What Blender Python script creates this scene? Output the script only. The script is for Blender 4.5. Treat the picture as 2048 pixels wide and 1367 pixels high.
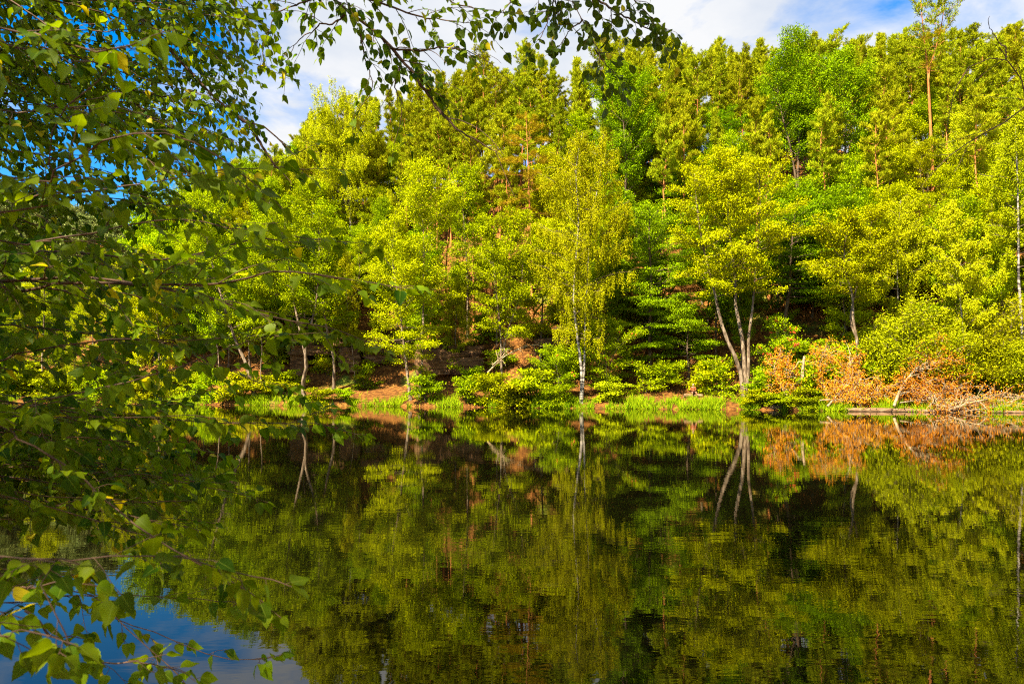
import bpy, math, random
import numpy as np
from math import radians, sin, cos, pi

# ------------------------------------------------------------------ clearing
for o in list(bpy.data.objects):
    bpy.data.objects.remove(o, do_unlink=True)
scene = bpy.context.scene
COL = scene.collection

# ------------------------------------------------------------------ camera
CAM_Z, F, HZ, CX = 2.2, 1365.0, 770.0, 1024.0      # eye height; focal length and horizon on a 2048 x 1367 frame
cam = bpy.data.cameras.new("camera")
cam.sensor_width = 36.0
cam.lens = 36.0 * F / 2048.0
cam.shift_y = (HZ - 683.5) / 2048.0
cam.clip_start, cam.clip_end = 0.05, 3000.0
cam.dof.use_dof = True
cam.dof.focus_distance = 14.0
cam.dof.aperture_fstop = 8.0
camo = bpy.data.objects.new("camera", cam)
camo.location = (0, 0, CAM_Z)
camo.rotation_euler = (radians(90), 0, 0)
COL.objects.link(camo)
scene.camera = camo

# ------------------------------------------------------------------ light, sky, exposure
SUN_EL, SUN_AZ = radians(47), radians(-140)        # azimuth from +Y, clockwise: behind the camera and to its left
sun_dir = np.array([sin(SUN_AZ) * cos(SUN_EL), cos(SUN_AZ) * cos(SUN_EL), sin(SUN_EL)])
sl = bpy.data.lights.new("sun", 'SUN')
sl.energy = 5.0
sl.angle = radians(0.53)
sl.color = (1.0, 0.90, 0.72)
so = bpy.data.objects.new("sun", sl)
from mathutils import Vector
so.rotation_euler = Vector(sun_dir).to_track_quat('Z', 'Y').to_euler()
so.location = (-40, -40, 60)
COL.objects.link(so)

world = bpy.data.worlds.new("World")
scene.world = world
world.use_nodes = True
wn, wl = world.node_tree.nodes, world.node_tree.links
wn.clear()
w_out = wn.new('ShaderNodeOutputWorld')
sky = wn.new('ShaderNodeTexSky')
sky.sky_type = 'NISHITA'
sky.sun_disc = False
sky.sun_elevation = SUN_EL
sky.sun_rotation = SUN_AZ
sky.altitude = 800
sky.air_density = 1.0
sky.dust_density = 0.3
sky.ozone_density = 3.0
hsv = wn.new('ShaderNodeHueSaturation')
hsv.inputs['Saturation'].default_value = 1.45
wl.new(sky.outputs[0], hsv.inputs['Color'])
bg1 = wn.new('ShaderNodeBackground')
bg1.inputs[1].default_value = 0.08
wl.new(hsv.outputs[0], bg1.inputs[0])
bg2 = wn.new('ShaderNodeBackground')
bg2.inputs[0].default_value = (0.93, 0.95, 1.0, 1)
bg2.inputs[1].default_value = 0.27
tc = wn.new('ShaderNodeTexCoord')
sep = wn.new('ShaderNodeSeparateXYZ')
wl.new(tc.outputs['Generated'], sep.inputs[0])
def wmath(op, a, b=None):
    n = wn.new('ShaderNodeMath'); n.operation = op
    for i, v in enumerate((a, b)):
        if v is None: continue
        if isinstance(v, (int, float)): n.inputs[i].default_value = v
        else: wl.new(v, n.inputs[i])
    return n.outputs[0]
zz = wmath('ADD', wmath('MAXIMUM', sep.outputs[2], 0.0), 0.16)
cx_ = wmath('DIVIDE', sep.outputs[0], zz)
cy_ = wmath('DIVIDE', sep.outputs[1], zz)
comb = wn.new('ShaderNodeCombineXYZ')
wl.new(cx_, comb.inputs[0]); wl.new(cy_, comb.inputs[1]); comb.inputs[2].default_value = 3.7
nz = wn.new('ShaderNodeTexNoise')
nz.inputs['Scale'].default_value = 2.3
nz.inputs['Detail'].default_value = 9.0
nz.inputs['Roughness'].default_value = 0.58
nz.inputs['Distortion'].default_value = 0.35
wl.new(comb.outputs[0], nz.inputs['Vector'])
# cloud bank thicker towards the right (east) half of the sky
cov = wmath('ADD', nz.outputs[0], wmath('MINIMUM', wmath('MAXIMUM', wmath('MULTIPLY', wmath('ADD', sep.outputs[0], 0.25), 1.2), -0.20), 0.12))
cr = wn.new('ShaderNodeValToRGB')
cr.color_ramp.elements[0].position = 0.38
cr.color_ramp.elements[0].color = (0, 0, 0, 1)
cr.color_ramp.elements[1].position = 0.60
cr.color_ramp.elements[1].color = (1, 1, 1, 1)
wl.new(cov, cr.inputs[0])
nz2 = wn.new('ShaderNodeTexNoise')
nz2.inputs['Scale'].default_value = 5.0; nz2.inputs['Detail'].default_value = 7.0
wl.new(comb.outputs[0], nz2.inputs['Vector'])
cr2 = wn.new('ShaderNodeValToRGB')
cr2.color_ramp.elements[0].position = 0.32; cr2.color_ramp.elements[0].color = (0.76, 0.82, 0.92, 1)
cr2.color_ramp.elements[1].position = 0.60; cr2.color_ramp.elements[1].color = (0.97, 0.98, 1.0, 1)
wl.new(nz2.outputs[0], cr2.inputs[0]); wl.new(cr2.outputs[0], bg2.inputs[0])
wmix = wn.new('ShaderNodeMixShader')
wl.new(cr.outputs[0], wmix.inputs[0])
wl.new(bg1.outputs[0], wmix.inputs[1])
wl.new(bg2.outputs[0], wmix.inputs[2])
wl.new(wmix.outputs[0], w_out.inputs[0])

scene.view_settings.view_transform = 'Standard'
scene.view_settings.look = 'None'
scene.view_settings.gamma = 1.0
scene.view_settings.exposure = 1.87
cy = scene.cycles
cy.max_bounces = 7
cy.diffuse_bounces = 2
cy.glossy_bounces = 3
cy.transmission_bounces = 3
cy.transparent_max_bounces = 4
cy.caustics_reflective = False
cy.caustics_refractive = False
cy.use_denoising = False
cy.filter_width = 1.1

# ------------------------------------------------------------------ numpy helpers
def norm(v):
    v = np.asarray(v, float)
    return v / np.maximum(np.linalg.norm(v, axis=-1, keepdims=True), 1e-9)

def vnoise(x, y, seed=0):
    """smooth 2-D value noise in 0..1"""
    xi, yi = np.floor(x).astype(np.int64), np.floor(y).astype(np.int64)
    xf, yf = x - xi, y - yi
    u, v = xf * xf * (3 - 2 * xf), yf * yf * (3 - 2 * yf)
    def h(a, b):
        n = (a * 374761393 + b * 668265263 + seed * 1442695041) & 0xFFFFFFFF
        n = ((n ^ (n >> 13)) * 1274126177) & 0xFFFFFFFF
        return ((n ^ (n >> 16)) & 0xFFFF) / 65535.0
    return (h(xi, yi) * (1 - u) + h(xi + 1, yi) * u) * (1 - v) + (h(xi, yi + 1) * (1 - u) + h(xi + 1, yi + 1) * u) * v

class MB:
    """collects polygons (all given with their own loops) and links them as ONE mesh object"""
    def __init__(s):
        s.v, s.l, s.n, s.t, s.m, s.nv = [], [], [], [], [], 0
    def add(s, verts, faces, tint=None, mid=None):
        """verts (n,3); faces (k,c) array of indices"""
        verts = np.asarray(verts, np.float32); faces = np.asarray(faces, np.int64)
        s.v.append(verts); s.l.append((faces + s.nv).ravel()); s.n.append(np.full(len(faces), faces.shape[1]))
        s.t.append(np.zeros(len(verts)) if tint is None else np.broadcast_to(tint, (len(verts),)))
        s.m.append(np.zeros(len(verts)) if mid is None else np.broadcast_to(mid, (len(verts),)))
        s.nv += len(verts)
    def mesh(s, name, mat, smooth=True):
        me = bpy.data.meshes.new(name)
        v = np.concatenate(s.v); l = np.concatenate(s.l).astype(np.int32); n = np.concatenate(s.n).astype(np.int32)
        me.vertices.add(len(v)); me.vertices.foreach_set('co', v.ravel())
        me.loops.add(len(l)); me.loops.foreach_set('vertex_index', l)
        me.polygons.add(len(n))
        st = np.zeros(len(n), np.int32); st[1:] = np.cumsum(n)[:-1]
        me.polygons.foreach_set('loop_start', st)
        if smooth: me.polygons.foreach_set('use_smooth', np.ones(len(n), bool))
        for an, arr in (('tint', s.t), ('mid', s.m)):
            a = me.attributes.new(an, 'FLOAT', 'POINT')
            a.data.foreach_set('value', np.concatenate(arr).astype(np.float32))
        me.update(calc_edges=True)
        me.validate()
        if mat: me.materials.append(mat)
        return me
    def build(s, name, mat, parent=None, smooth=True, loc=None):
        o = bpy.data.objects.new(name, s.mesh(name, mat, smooth))
        COL.objects.link(o)
        if parent: o.parent = parent
        if loc is not None: o.location = loc
        return o

def tag(o, label=None, cat=None, group=None, kind=None):
    if label: o['label'] = label
    if cat: o['category'] = cat
    if group: o['group'] = group
    if kind: o['kind'] = kind
    return o

def thing(name, label, cat, loc=(0, 0, 0), rotz=0, group=None):
    o = bpy.data.objects.new(name, None)
    COL.objects.link(o)
    o.location = loc; o.rotation_euler = (0, 0, rotz); o.empty_display_size = 0.3
    return tag(o, label, cat, group)

def dup(root, loc, rotz, scale=1.0, label=None, group=None, tilt=(0, 0)):
    r = root.copy(); COL.objects.link(r)
    r.location = loc; r.rotation_euler = (tilt[0], tilt[1], rotz)
    r.scale = scale if hasattr(scale, '__len__') else (scale,) * 3
    if label: r['label'] = label
    if group: r['group'] = group
    for ch in list(root.children):
        c = ch.copy(); COL.objects.link(c); c.parent = r
        for g in list(ch.children):
            d = g.copy(); COL.objects.link(d); d.parent = c
    return r

def spline(pts, n):
    """Catmull-Rom through pts (k,d) -> (n,d)"""
    P = np.asarray(pts, float)
    if len(P) < 3:
        t = np.linspace(0, 1, n)[:, None]
        return P[0] * (1 - t) + P[-1] * t
    Q = np.vstack([2 * P[0] - P[1], P, 2 * P[-1] - P[-2]])
    seg = np.linalg.norm(np.diff(P, axis=0), axis=1); cum = np.concatenate([[0], np.cumsum(seg)])
    tt = np.linspace(0, cum[-1], n)
    i = np.clip(np.searchsorted(cum, tt, side='right') - 1, 0, len(P) - 2)
    u = ((tt - cum[i]) / np.maximum(seg[i], 1e-9))[:, None]
    a, b, c, d = Q[i], Q[i + 1], Q[i + 2], Q[i + 3]
    return 0.5 * (2 * b + (c - a) * u + (2 * a - 5 * b + 4 * c - d) * u ** 2 + (3 * b - a - 3 * c + d) * u ** 3)

def tube(mb, path, rad, sides=6, rough=0.0, rng=None, cap=True):
    path = np.asarray(path, float); n = len(path)
    rad = np.broadcast_to(rad, (n,)).astype(float)
    t = np.gradient(path, axis=0); t = norm(t)
    ref = np.where(np.abs(t[:, 2:3]) > 0.9, np.array([[1.0, 0, 0]]), np.array([[0, 0, 1.0]]))
    ref = np.broadcast_to(ref[n // 2], t.shape)
    a = norm(np.cross(t, ref)); b = np.cross(t, a)
    ang = np.linspace(0, 2 * pi, sides, endpoint=False)
    rr = rad[:, None] * np.ones(sides)
    if rough and rng is not None: rr = rr * (1 + rough * rng.standard_normal((n, sides)))
    v = path[:, None, :] + rr[..., None] * (np.cos(ang)[None, :, None] * a[:, None, :] + np.sin(ang)[None, :, None] * b[:, None, :])
    v = v.reshape(-1, 3)
    i = np.arange(n - 1)[:, None] * sides; j = np.arange(sides)[None, :]; k = (j + 1) % sides
    f = np.stack([i + j, i + k, i + sides + k, i + sides + j], -1).reshape(-1, 4)
    h = rng.random() if rng is not None else 0.5
    mb.add(v, f, tint=h)
    if cap:
        mb.add(v[-sides:], np.arange(sides)[None, :], tint=h)

def leaves(mb, pos, d, nr, L, W, tint, fold=0.12):
    """kite-shaped leaves, one folded quad each"""
    pos = np.asarray(pos, float); N = len(pos)
    d = norm(d); side = norm(np.cross(d, nr)); nr = np.cross(side, d)
    L = np.broadcast_to(L, (N,))[:, None]; W = np.broadcast_to(W, (N,))[:, None]
    v = np.empty((N, 4, 3))
    v[:, 0] = pos; v[:, 2] = pos + d * L
    m = pos + d * L * 0.42 + nr * W * fold
    v[:, 1] = m + side * W * 0.5; v[:, 3] = m - side * W * 0.5
    mb.add(v.reshape(-1, 3), np.arange(N * 4).reshape(N, 4), tint=np.repeat(tint, 4))

# ------------------------------------------------------------------ materials
def new_mat(name):
    m = bpy.data.materials.new(name); m.use_nodes = True
    n = m.node_tree.nodes; n.clear()
    return m, n, m.node_tree.links

def leaf_mat(name, dark, light, trans, tmix=0.24, rough=0.6, spec=0.0, vary=0.013, vein=False):
    m, n, l = new_mat(name)
    out = n.new('ShaderNodeOutputMaterial')
    at = n.new('ShaderNodeAttribute'); at.attribute_name = 'tint'
    mx = n.new('ShaderNodeMix'); mx.data_type = 'RGBA'
    mx.inputs['A'].default_value = (*dark, 1); mx.inputs['B'].default_value = (*light, 1)
    l.new(at.outputs['Fac'], mx.inputs['Factor'])
    oi = n.new('ShaderNodeObjectInfo')
    mr = n.new('ShaderNodeMapRange'); mr.inputs['To Min'].default_value = 0.5 - vary; mr.inputs['To Max'].default_value = 0.5 + vary
    l.new(oi.outputs['Random'], mr.inputs['Value'])
    mr2 = n.new('ShaderNodeMath'); mr2.operation = 'MULTIPLY_ADD'; mr2.inputs[1].default_value = 7.31; mr2.inputs[2].default_value = 0
    l.new(oi.outputs['Random'], mr2.inputs[0])
    fr = n.new('ShaderNodeMath'); fr.operation = 'FRACT'; l.new(mr2.outputs[0], fr.inputs[0])
    mr3 = n.new('ShaderNodeMapRange'); mr3.inputs['To Min'].default_value = 0.82; mr3.inputs['To Max'].default_value = 1.15
    l.new(fr.outputs[0], mr3.inputs['Value'])
    hs = n.new('ShaderNodeHueSaturation')
    l.new(mr.outputs[0], hs.inputs['Hue']); l.new(mr3.outputs[0], hs.inputs['Value']); l.new(mx.outputs['Result'], hs.inputs['Color'])
    colr = hs.outputs[0]
    if vein:
        am = n.new('ShaderNodeAttribute'); am.attribute_name = 'mid'
        vr = n.new('ShaderNodeMapRange'); vr.inputs['From Min'].default_value = 0.92; vr.inputs['From Max'].default_value = 1.0
        l.new(am.outputs['Fac'], vr.inputs['Value'])
        vm = n.new('ShaderNodeMix'); vm.data_type = 'RGBA'; vm.inputs['B'].default_value = (0.20, 0.27, 0.02, 1)
        l.new(vr.outputs[0], vm.inputs['Factor']); l.new(colr, vm.inputs['A'])
        colr = vm.outputs['Result']
        gt = n.new('ShaderNodeMath'); gt.operation = 'GREATER_THAN'; gt.inputs[1].default_value = 0.94
        l.new(at.outputs['Fac'], gt.inputs[0])
        ym = n.new('ShaderNodeMix'); ym.data_type = 'RGBA'; ym.inputs['B'].default_value = (0.50, 0.42, 0.012, 1)
        l.new(gt.outputs[0], ym.inputs['Factor']); l.new(colr, ym.inputs['A']); colr = ym.outputs['Result']
    pb = n.new('ShaderNodeBsdfPrincipled')
    pb.inputs['Roughness'].default_value = rough
    pb.inputs['Specular IOR Level'].default_value = spec
    l.new(colr, pb.inputs['Base Color'])
    tr = n.new('ShaderNodeBsdfTranslucent')
    tm = n.new('ShaderNodeMix'); tm.data_type = 'RGBA'; tm.blend_type = 'MULTIPLY'; tm.inputs['Factor'].default_value = 1
    tm.inputs['B'].default_value = (*trans, 1)
    l.new(colr, tm.inputs['A']); l.new(tm.outputs['Result'], tr.inputs['Color'])
    ms = n.new('ShaderNodeMixShader'); ms.inputs[0].default_value = tmix
    l.new(pb.outputs[0], ms.inputs[1]); l.new(tr.outputs[0], ms.inputs[2]); l.new(ms.outputs[0], out.inputs[0])
    return m

def noise_mat(name, cols, scale=(4, 4, 4), detail=6, rough=0.85, bump=0.3, bscale=None, pos=None, spec=0.2, coord='Object', bdist=0.03):
    m, n, l = new_mat(name)
    out = n.new('ShaderNodeOutputMaterial')
    t = n.new('ShaderNodeTexCoord'); mp = n.new('ShaderNodeMapping'); mp.inputs['Scale'].default_value = scale
    l.new(t.outputs[coord], mp.inputs[0])
    nt = n.new('ShaderNodeTexNoise'); nt.inputs['Scale'].default_value = 1.0; nt.inputs['Detail'].default_value = detail
    nt.inputs['Roughness'].default_value = 0.65
    l.new(mp.outputs[0], nt.inputs['Vector'])
    r = n.new('ShaderNodeValToRGB')
    pos = pos or list(np.linspace(0.3, 0.7, len(cols)))
    e = r.color_ramp.elements
    while len(e) < len(cols): e.new(0.5)
    for i, c in enumerate(cols):
        e[i].position = pos[i]; e[i].color = (*c, 1)
    l.new(nt.outputs[0], r.inputs[0])
    pb = n.new('ShaderNodeBsdfPrincipled'); pb.inputs['Roughness'].default_value = rough
    pb.inputs['Specular IOR Level'].default_value = spec
    l.new(r.outputs[0], pb.inputs['Base Color'])
    if bump:
        nb = n.new('ShaderNodeTexNoise'); nb.inputs['Detail'].default_value = 5
        nb.inputs['Scale'].default_value = bscale or 3.0
        l.new(mp.outputs[0], nb.inputs['Vector'])
        bp = n.new('ShaderNodeBump'); bp.inputs['Strength'].default_value = bump; bp.inputs['Distance'].default_value = bdist
        l.new(nb.outputs[0], bp.inputs['Height']); l.new(bp.outputs[0], pb.inputs['Normal'])
    l.new(pb.outputs[0], out.inputs[0])
    return m

M = {}
M['alder_leaf'] = leaf_mat('alder_leaf', (0.215, 0.265, 0.0015), (0.49, 0.495, 0.003), (1.15, 1.2, 0.5))
M['green_leaf'] = leaf_mat('green_leaf', (0.15, 0.25, 0.0015), (0.38, 0.45, 0.003), (1.2, 1.2, 0.5))
M['beech_leaf'] = leaf_mat('beech_leaf', (0.11, 0.21, 0.002), (0.27, 0.38, 0.003), (1.2, 1.2, 0.5))
M['oak_leaf'] = leaf_mat('oak_leaf', (0.11, 0.20, 0.002), (0.29, 0.37, 0.003), (1.2, 1.2, 0.5))
M['birch_leaf'] = leaf_mat('birch_leaf', (0.23, 0.275, 0.002), (0.52, 0.51, 0.006), (1.15, 1.1, 0.5))
M['pine_needle'] = leaf_mat('pine_needle', (0.19, 0.235, 0.004), (0.43, 0.43, 0.008), (1.1, 1.1, 0.6), tmix=0.2)
M['brown_needle'] = leaf_mat('brown_needle', (0.24, 0.19, 0.005), (0.50, 0.36, 0.010), (1.1, 1.0, 0.5), tmix=0.2)
M['willow_leaf'] = leaf_mat('willow_leaf', (0.21, 0.25, 0.002), (0.46, 0.455, 0.005), (1.1, 1.15, 0.5))
M['dead_leaf'] = leaf_mat('dead_leaf', (0.40, 0.125, 0.004), (0.74, 0.31, 0.020), (1.1, 0.9, 0.6), tmix=0.25)
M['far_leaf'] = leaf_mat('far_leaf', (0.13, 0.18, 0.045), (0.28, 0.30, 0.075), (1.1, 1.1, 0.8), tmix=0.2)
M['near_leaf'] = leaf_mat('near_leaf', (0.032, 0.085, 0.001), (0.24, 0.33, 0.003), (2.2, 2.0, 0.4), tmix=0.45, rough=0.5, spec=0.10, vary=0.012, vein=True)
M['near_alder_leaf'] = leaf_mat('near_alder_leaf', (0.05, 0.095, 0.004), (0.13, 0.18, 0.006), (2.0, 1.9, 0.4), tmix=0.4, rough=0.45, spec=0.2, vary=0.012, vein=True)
M['grass'] = leaf_mat('grass', (0.09, 0.20, 0.002), (0.34, 0.40, 0.006), (1.1, 1.1, 0.5), tmix=0.3)
M['berry'] = noise_mat('berry', [(0.62, 0.05, 0.01), (0.75, 0.12, 0.02)], scale=(9, 9, 9), bump=0, rough=0.35, spec=0.5)

def birch_bark():
    m, n, l = new_mat('birch_bark')
    out = n.new('ShaderNodeOutputMaterial')
    t = n.new('ShaderNodeTexCoord'); mp = n.new('ShaderNodeMapping'); mp.inputs['Scale'].default_value = (1.6, 1.6, 5.5)
    l.new(t.outputs['Object'], mp.inputs[0])
    nt = n.new('ShaderNodeTexNoise'); nt.inputs['Scale'].default_value = 1.0; nt.inputs['Detail'].default_value = 5
    l.new(mp.outputs[0], nt.inputs['Vector'])
    r = n.new('ShaderNodeValToRGB'); e = r.color_ramp.elements
    e[0].position = 0.42; e[0].color = (0.035, 0.028, 0.02, 1)
    e[1].position = 0.53; e[1].color = (0.30, 0.25, 0.18, 1)
    e.new(0.7).color = (0.48, 0.42, 0.33, 1)
    l.new(nt.outputs[0], r.inputs[0])
    pb = n.new('ShaderNodeBsdfPrincipled'); pb.inputs['Roughness'].default_value = 0.7
    l.new(r.outputs[0], pb.inputs['Base Color']); l.new(pb.outputs[0], out.inputs[0])
    return m
M['birch_bark'] = birch_bark()
M['alder_bark'] = noise_mat('alder_bark', [(0.035, 0.022, 0.012), (0.15, 0.10, 0.055), (0.36, 0.27, 0.17)], scale=(3.5, 3.5, 1.5), bump=0.6, pos=[0.32, 0.5, 0.68])
M['dark_bark'] = noise_mat('dark_bark', [(0.03, 0.02, 0.012), (0.12, 0.075, 0.04), (0.2, 0.14, 0.08)], scale=(4, 4, 1.5), bump=0.6)
M['pine_bark'] = noise_mat('pine_bark', [(0.22, 0.07, 0.018), (0.48, 0.17, 0.04), (0.62, 0.27, 0.08)], scale=(3, 3, 1.2), bump=0.6)
M['dead_wood'] = noise_mat('dead_wood', [(0.12, 0.07, 0.03), (0.32, 0.22, 0.11), (0.52, 0.40, 0.24)], scale=(5, 5, 5), bump=0.4)
M['log_bark'] = noise_mat('log_bark', [(0.05, 0.025, 0.01), (0.20, 0.11, 0.05), (0.38, 0.24, 0.12)], scale=(2, 6, 6), bump=0.6)
M['near_bark'] = noise_mat('near_bark', [(0.035, 0.02, 0.012), (0.12, 0.065, 0.035), (0.20, 0.115, 0.06)], scale=(22, 22, 22), bump=0.5, bdist=0.003, rough=0.6)
M['near_twig'] = noise_mat('near_twig', [(0.06, 0.028, 0.012), (0.17, 0.085, 0.03), (0.26, 0.15, 0.05)], scale=(18, 18, 18), bump=0.0, rough=0.55)
M['rock'] = noise_mat('rock', [(0.018, 0.009, 0.004), (0.085, 0.040, 0.014), (0.20, 0.105, 0.040), (0.34, 0.22, 0.12)], scale=(0.9, 0.9, 3.2), bump=0.8, bscale=2.5, bdist=0.12, pos=[0.28, 0.45, 0.6, 0.75])
M['skin'] = noise_mat('skin', [(0.30, 0.13, 0.065), (0.38, 0.18, 0.095)], scale=(8, 8, 8), bump=0, rough=0.55)
M['shirt'] = noise_mat('shirt', [(0.27, 0.065, 0.016), (0.34, 0.095, 0.025)], scale=(14, 14, 14), bump=0.1, bdist=0.004)
M['shorts'] = noise_mat('shorts', [(0.07, 0.03, 0.018), (0.11, 0.045, 0.025)], scale=(14, 14, 14), bump=0.1, bdist=0.004)
M['hair'] = noise_mat('hair', [(0.50, 0.48, 0.42), (0.70, 0.68, 0.62)], scale=(40, 40, 14), bump=0.3, bdist=0.004)
M['eye'] = noise_mat('eye', [(0.02, 0.015, 0.01), (0.04, 0.03, 0.02)], bump=0, rough=0.2)

# ------------------------------------------------------------------ terrain
BX = [-3.0, -0.70, -0.64, -0.58, -0.53, -0.46, -0.384, -0.30, -0.20, 0.0, 0.30, 0.75, 1.2, 3.0]
BH = [3.0, 3.0, 4.0, 10.0, 16.0, 21.0, 25.0, 34.0, 42.0, 47.0, 45.0, 41.0, 38.0, 34.0]
def shore_s(X, Y):
    w = 0.5 * np.sin(X * 0.21 + 1.0) + 0.35 * np.sin(X * 0.53) + 0.2 * np.sin(X * 1.31 + 2.0)
    return (Y - 67 + 0.3 * X) / 1.044 + w
def sstep(a, b, x):
    t = np.clip((x - a) / (b - a), 0, 1)
    return t * t * (3 - 2 * t)
def ground(X, Y):
    X = np.asarray(X, float); Y = np.asarray(Y, float)
    s = shore_s(X, Y)
    b = X / np.maximum(Y, 1.0)
    z = np.interp(s, [-30, -3, 0, 0.6, 4, 9], [-3, -1.0, -0.05, 0.45, 1.15, 2.4])
    hm = np.interp(b, BX, BH)
    x = np.maximum(s - 8.0, 0) * 0.92 + 1e-3
    z = z + (x ** -4 + hm ** -4) ** -0.25
    R = np.hypot(X, Y)
    far = 66 * sstep(190, 360, R) * sstep(-0.30, -0.62, b) * (Y > 20)
    z = np.maximum(z, np.where(s > 6, far, -5))
    rgh = (vnoise(X * 0.35, Y * 0.35, 1) - 0.5) * 1.6 + (vnoise(X * 0.9, Y * 0.9, 2) - 0.5) * 0.7
    z = z + rgh * sstep(3, 14, s)
    nearb = Y + 0.25 * np.sin(X * 1.7) - 0.12 * np.abs(X)
    z = np.maximum(z, np.where(Y < 20, -3 + 3.6 * sstep(3.1, 1.4, nearb), -9))
    return z

def coords(parts):
    out = []
    for a, b, st in parts:
        out += list(np.arange(a, b, st))
    return np.array(out + [parts[-1][1]])
gx = coords([(-620, -120, 10), (-120, -70, 2.5), (-70, 75, 1.0), (75, 130, 3), (130, 460, 15)])
gy = coords([(-70, -6, 4), (-6, 5, 0.5), (5, 40, 5), (40, 140, 1.0), (140, 200, 4), (200, 620, 12)])
GX, GY = np.meshgrid(gx, gy)
GZ = ground(GX, GY)
nx, ny = len(gx), len(gy)
idx = (np.arange(ny - 1)[:, None] * nx + np.arange(nx - 1)[None, :])
tf = np.stack([idx, idx + 1, idx + 1 + nx, idx + nx], -1).reshape(-1, 4)
mb = MB(); mb.add(np.stack([GX, GY, GZ], -1).reshape(-1, 3), tf)

def terrain_mat():
    m, n, l = new_mat('leaf_litter')
    out = n.new('ShaderNodeOutputMaterial')
    t = n.new('ShaderNodeTexCoord')
    def noise(sc, det, ro=0.6):
        q = n.new('ShaderNodeTexNoise'); q.inputs['Scale'].default_value = sc; q.inputs['Detail'].default_value = det
        q.inputs['Roughness'].default_value = ro; l.new(t.outputs['Object'], q.inputs['Vector']); return q.outputs[0]
    def ramp(f, cols):
        r = n.new('ShaderNodeValToRGB'); e = r.color_ramp.elements
        while len(e) < len(cols): e.new(0.5)
        for i, (p, c) in enumerate(cols): e[i].position = p; e[i].color = (*c, 1)
        l.new(f, r.inputs[0]); return r.outputs[0]
    litter = ramp(noise(2.2, 10, 0.75), [(0.34, (0.022, 0.009, 0.003)), (0.51, (0.15, 0.056, 0.009)), (0.62, (0.33, 0.145, 0.026)), (0.75, (0.44, 0.24, 0.065))])
    moss = ramp(noise(1.4, 8, 0.7), [(0.35, (0.05, 0.09, 0.008)), (0.65, (0.20, 0.24, 0.015))])
    msk = ramp(noise(0.16, 5, 0.6), [(0.57, (0, 0, 0)), (0.68, (1, 1, 1))])
    mx = n.new('ShaderNodeMix'); mx.data_type = 'RGBA'
    l.new(msk, mx.inputs['Factor']); l.new(litter, mx.inputs['A']); l.new(moss, mx.inputs['B'])
    pb = n.new('ShaderNodeBsdfPrincipled'); pb.inputs['Roughness'].default_value = 0.9; pb.inputs['Specular IOR Level'].default_value = 0.15
    l.new(mx.outputs['Result'], pb.inputs['Base Color'])
    bp = n.new('ShaderNodeBump'); bp.inputs['Strength'].default_value = 0.8; bp.inputs['Distance'].default_value = 0.15
    l.new(noise(3.5, 8, 0.7), bp.inputs['Height']); l.new(bp.outputs[0], pb.inputs['Normal'])
    l.new(pb.outputs[0], out.inputs[0])
    return m
tag(mb.build('ground', terrain_mat()), 'steep wooded slope and lake banks covered in brown leaf litter', kind='structure')

# ------------------------------------------------------------------ water
def water_mat():
    m, n, l = new_mat('lake_water')
    out = n.new('ShaderNodeOutputMaterial')
    t = n.new('ShaderNodeTexCoord')
    def noise(scale, det, rough=0.5):
        mp = n.new('ShaderNodeMapping'); mp.inputs['Scale'].default_value = scale
        l.new(t.outputs['Object'], mp.inputs[0])
        q = n.new('ShaderNodeTexNoise'); q.inputs['Scale'].default_value = 1; q.inputs['Detail'].default_value = det
        q.inputs['Roughness'].default_value = rough; l.new(mp.outputs[0], q.inputs['Vector']); return q.outputs[0]
    a = noise((1.1, 3.2, 1), 3)
    b = noise((5.0, 11.0, 1), 2)
    patch = noise((0.05, 0.16, 1), 2)
    add = n.new('ShaderNodeMath'); add.operation = 'MULTIPLY_ADD'; add.inputs[1].default_value = 0.28
    l.new(b, add.inputs[0]); l.new(a, add.inputs[2])
    pr = n.new('ShaderNodeMapRange'); pr.inputs['From Min'].default_value = 0.4; pr.inputs['From Max'].default_value = 0.62
    pr.inputs['To Min'].default_value = 0.35; pr.inputs['To Max'].default_value = 1.0
    l.new(patch, pr.inputs['Value'])
    bp = n.new('ShaderNodeBump'); bp.inputs['Distance'].default_value = 0.0014
    l.new(pr.outputs[0], bp.inputs['Strength'])
    l.new(add.outputs[0], bp.inputs['Height'])
    di = n.new('ShaderNodeBsdfDiffuse'); di.inputs[0].default_value = (0.0022, 0.0020, 0.0006, 1)
    gl = n.new('ShaderNodeBsdfGlossy'); gl.inputs['Roughness'].default_value = 0.012; gl.inputs[0].default_value = (0.96, 0.93, 0.86, 1)
    l.new(bp.outputs[0], gl.inputs['Normal'])
    fr = n.new('ShaderNodeFresnel'); fr.inputs['IOR'].default_value = 1.62
    l.new(bp.outputs[0], fr.inputs['Normal'])
    ms = n.new('ShaderNodeMixShader')
    l.new(fr.outputs[0], ms.inputs[0]); l.new(di.outputs[0], ms.inputs[1]); l.new(gl.outputs[0], ms.inputs[2])
    l.new(ms.outputs[0], out.inputs[0])
    return m
mb = MB(); mb.add([(-620, -10, 0), (460, -10, 0), (460, 420, 0), (-620, 420, 0)], [(0, 1, 2, 3)])
tag(mb.build('water', water_mat(), smooth=False), 'calm dark lake mirroring the wooded hillside', kind='structure')

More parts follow.
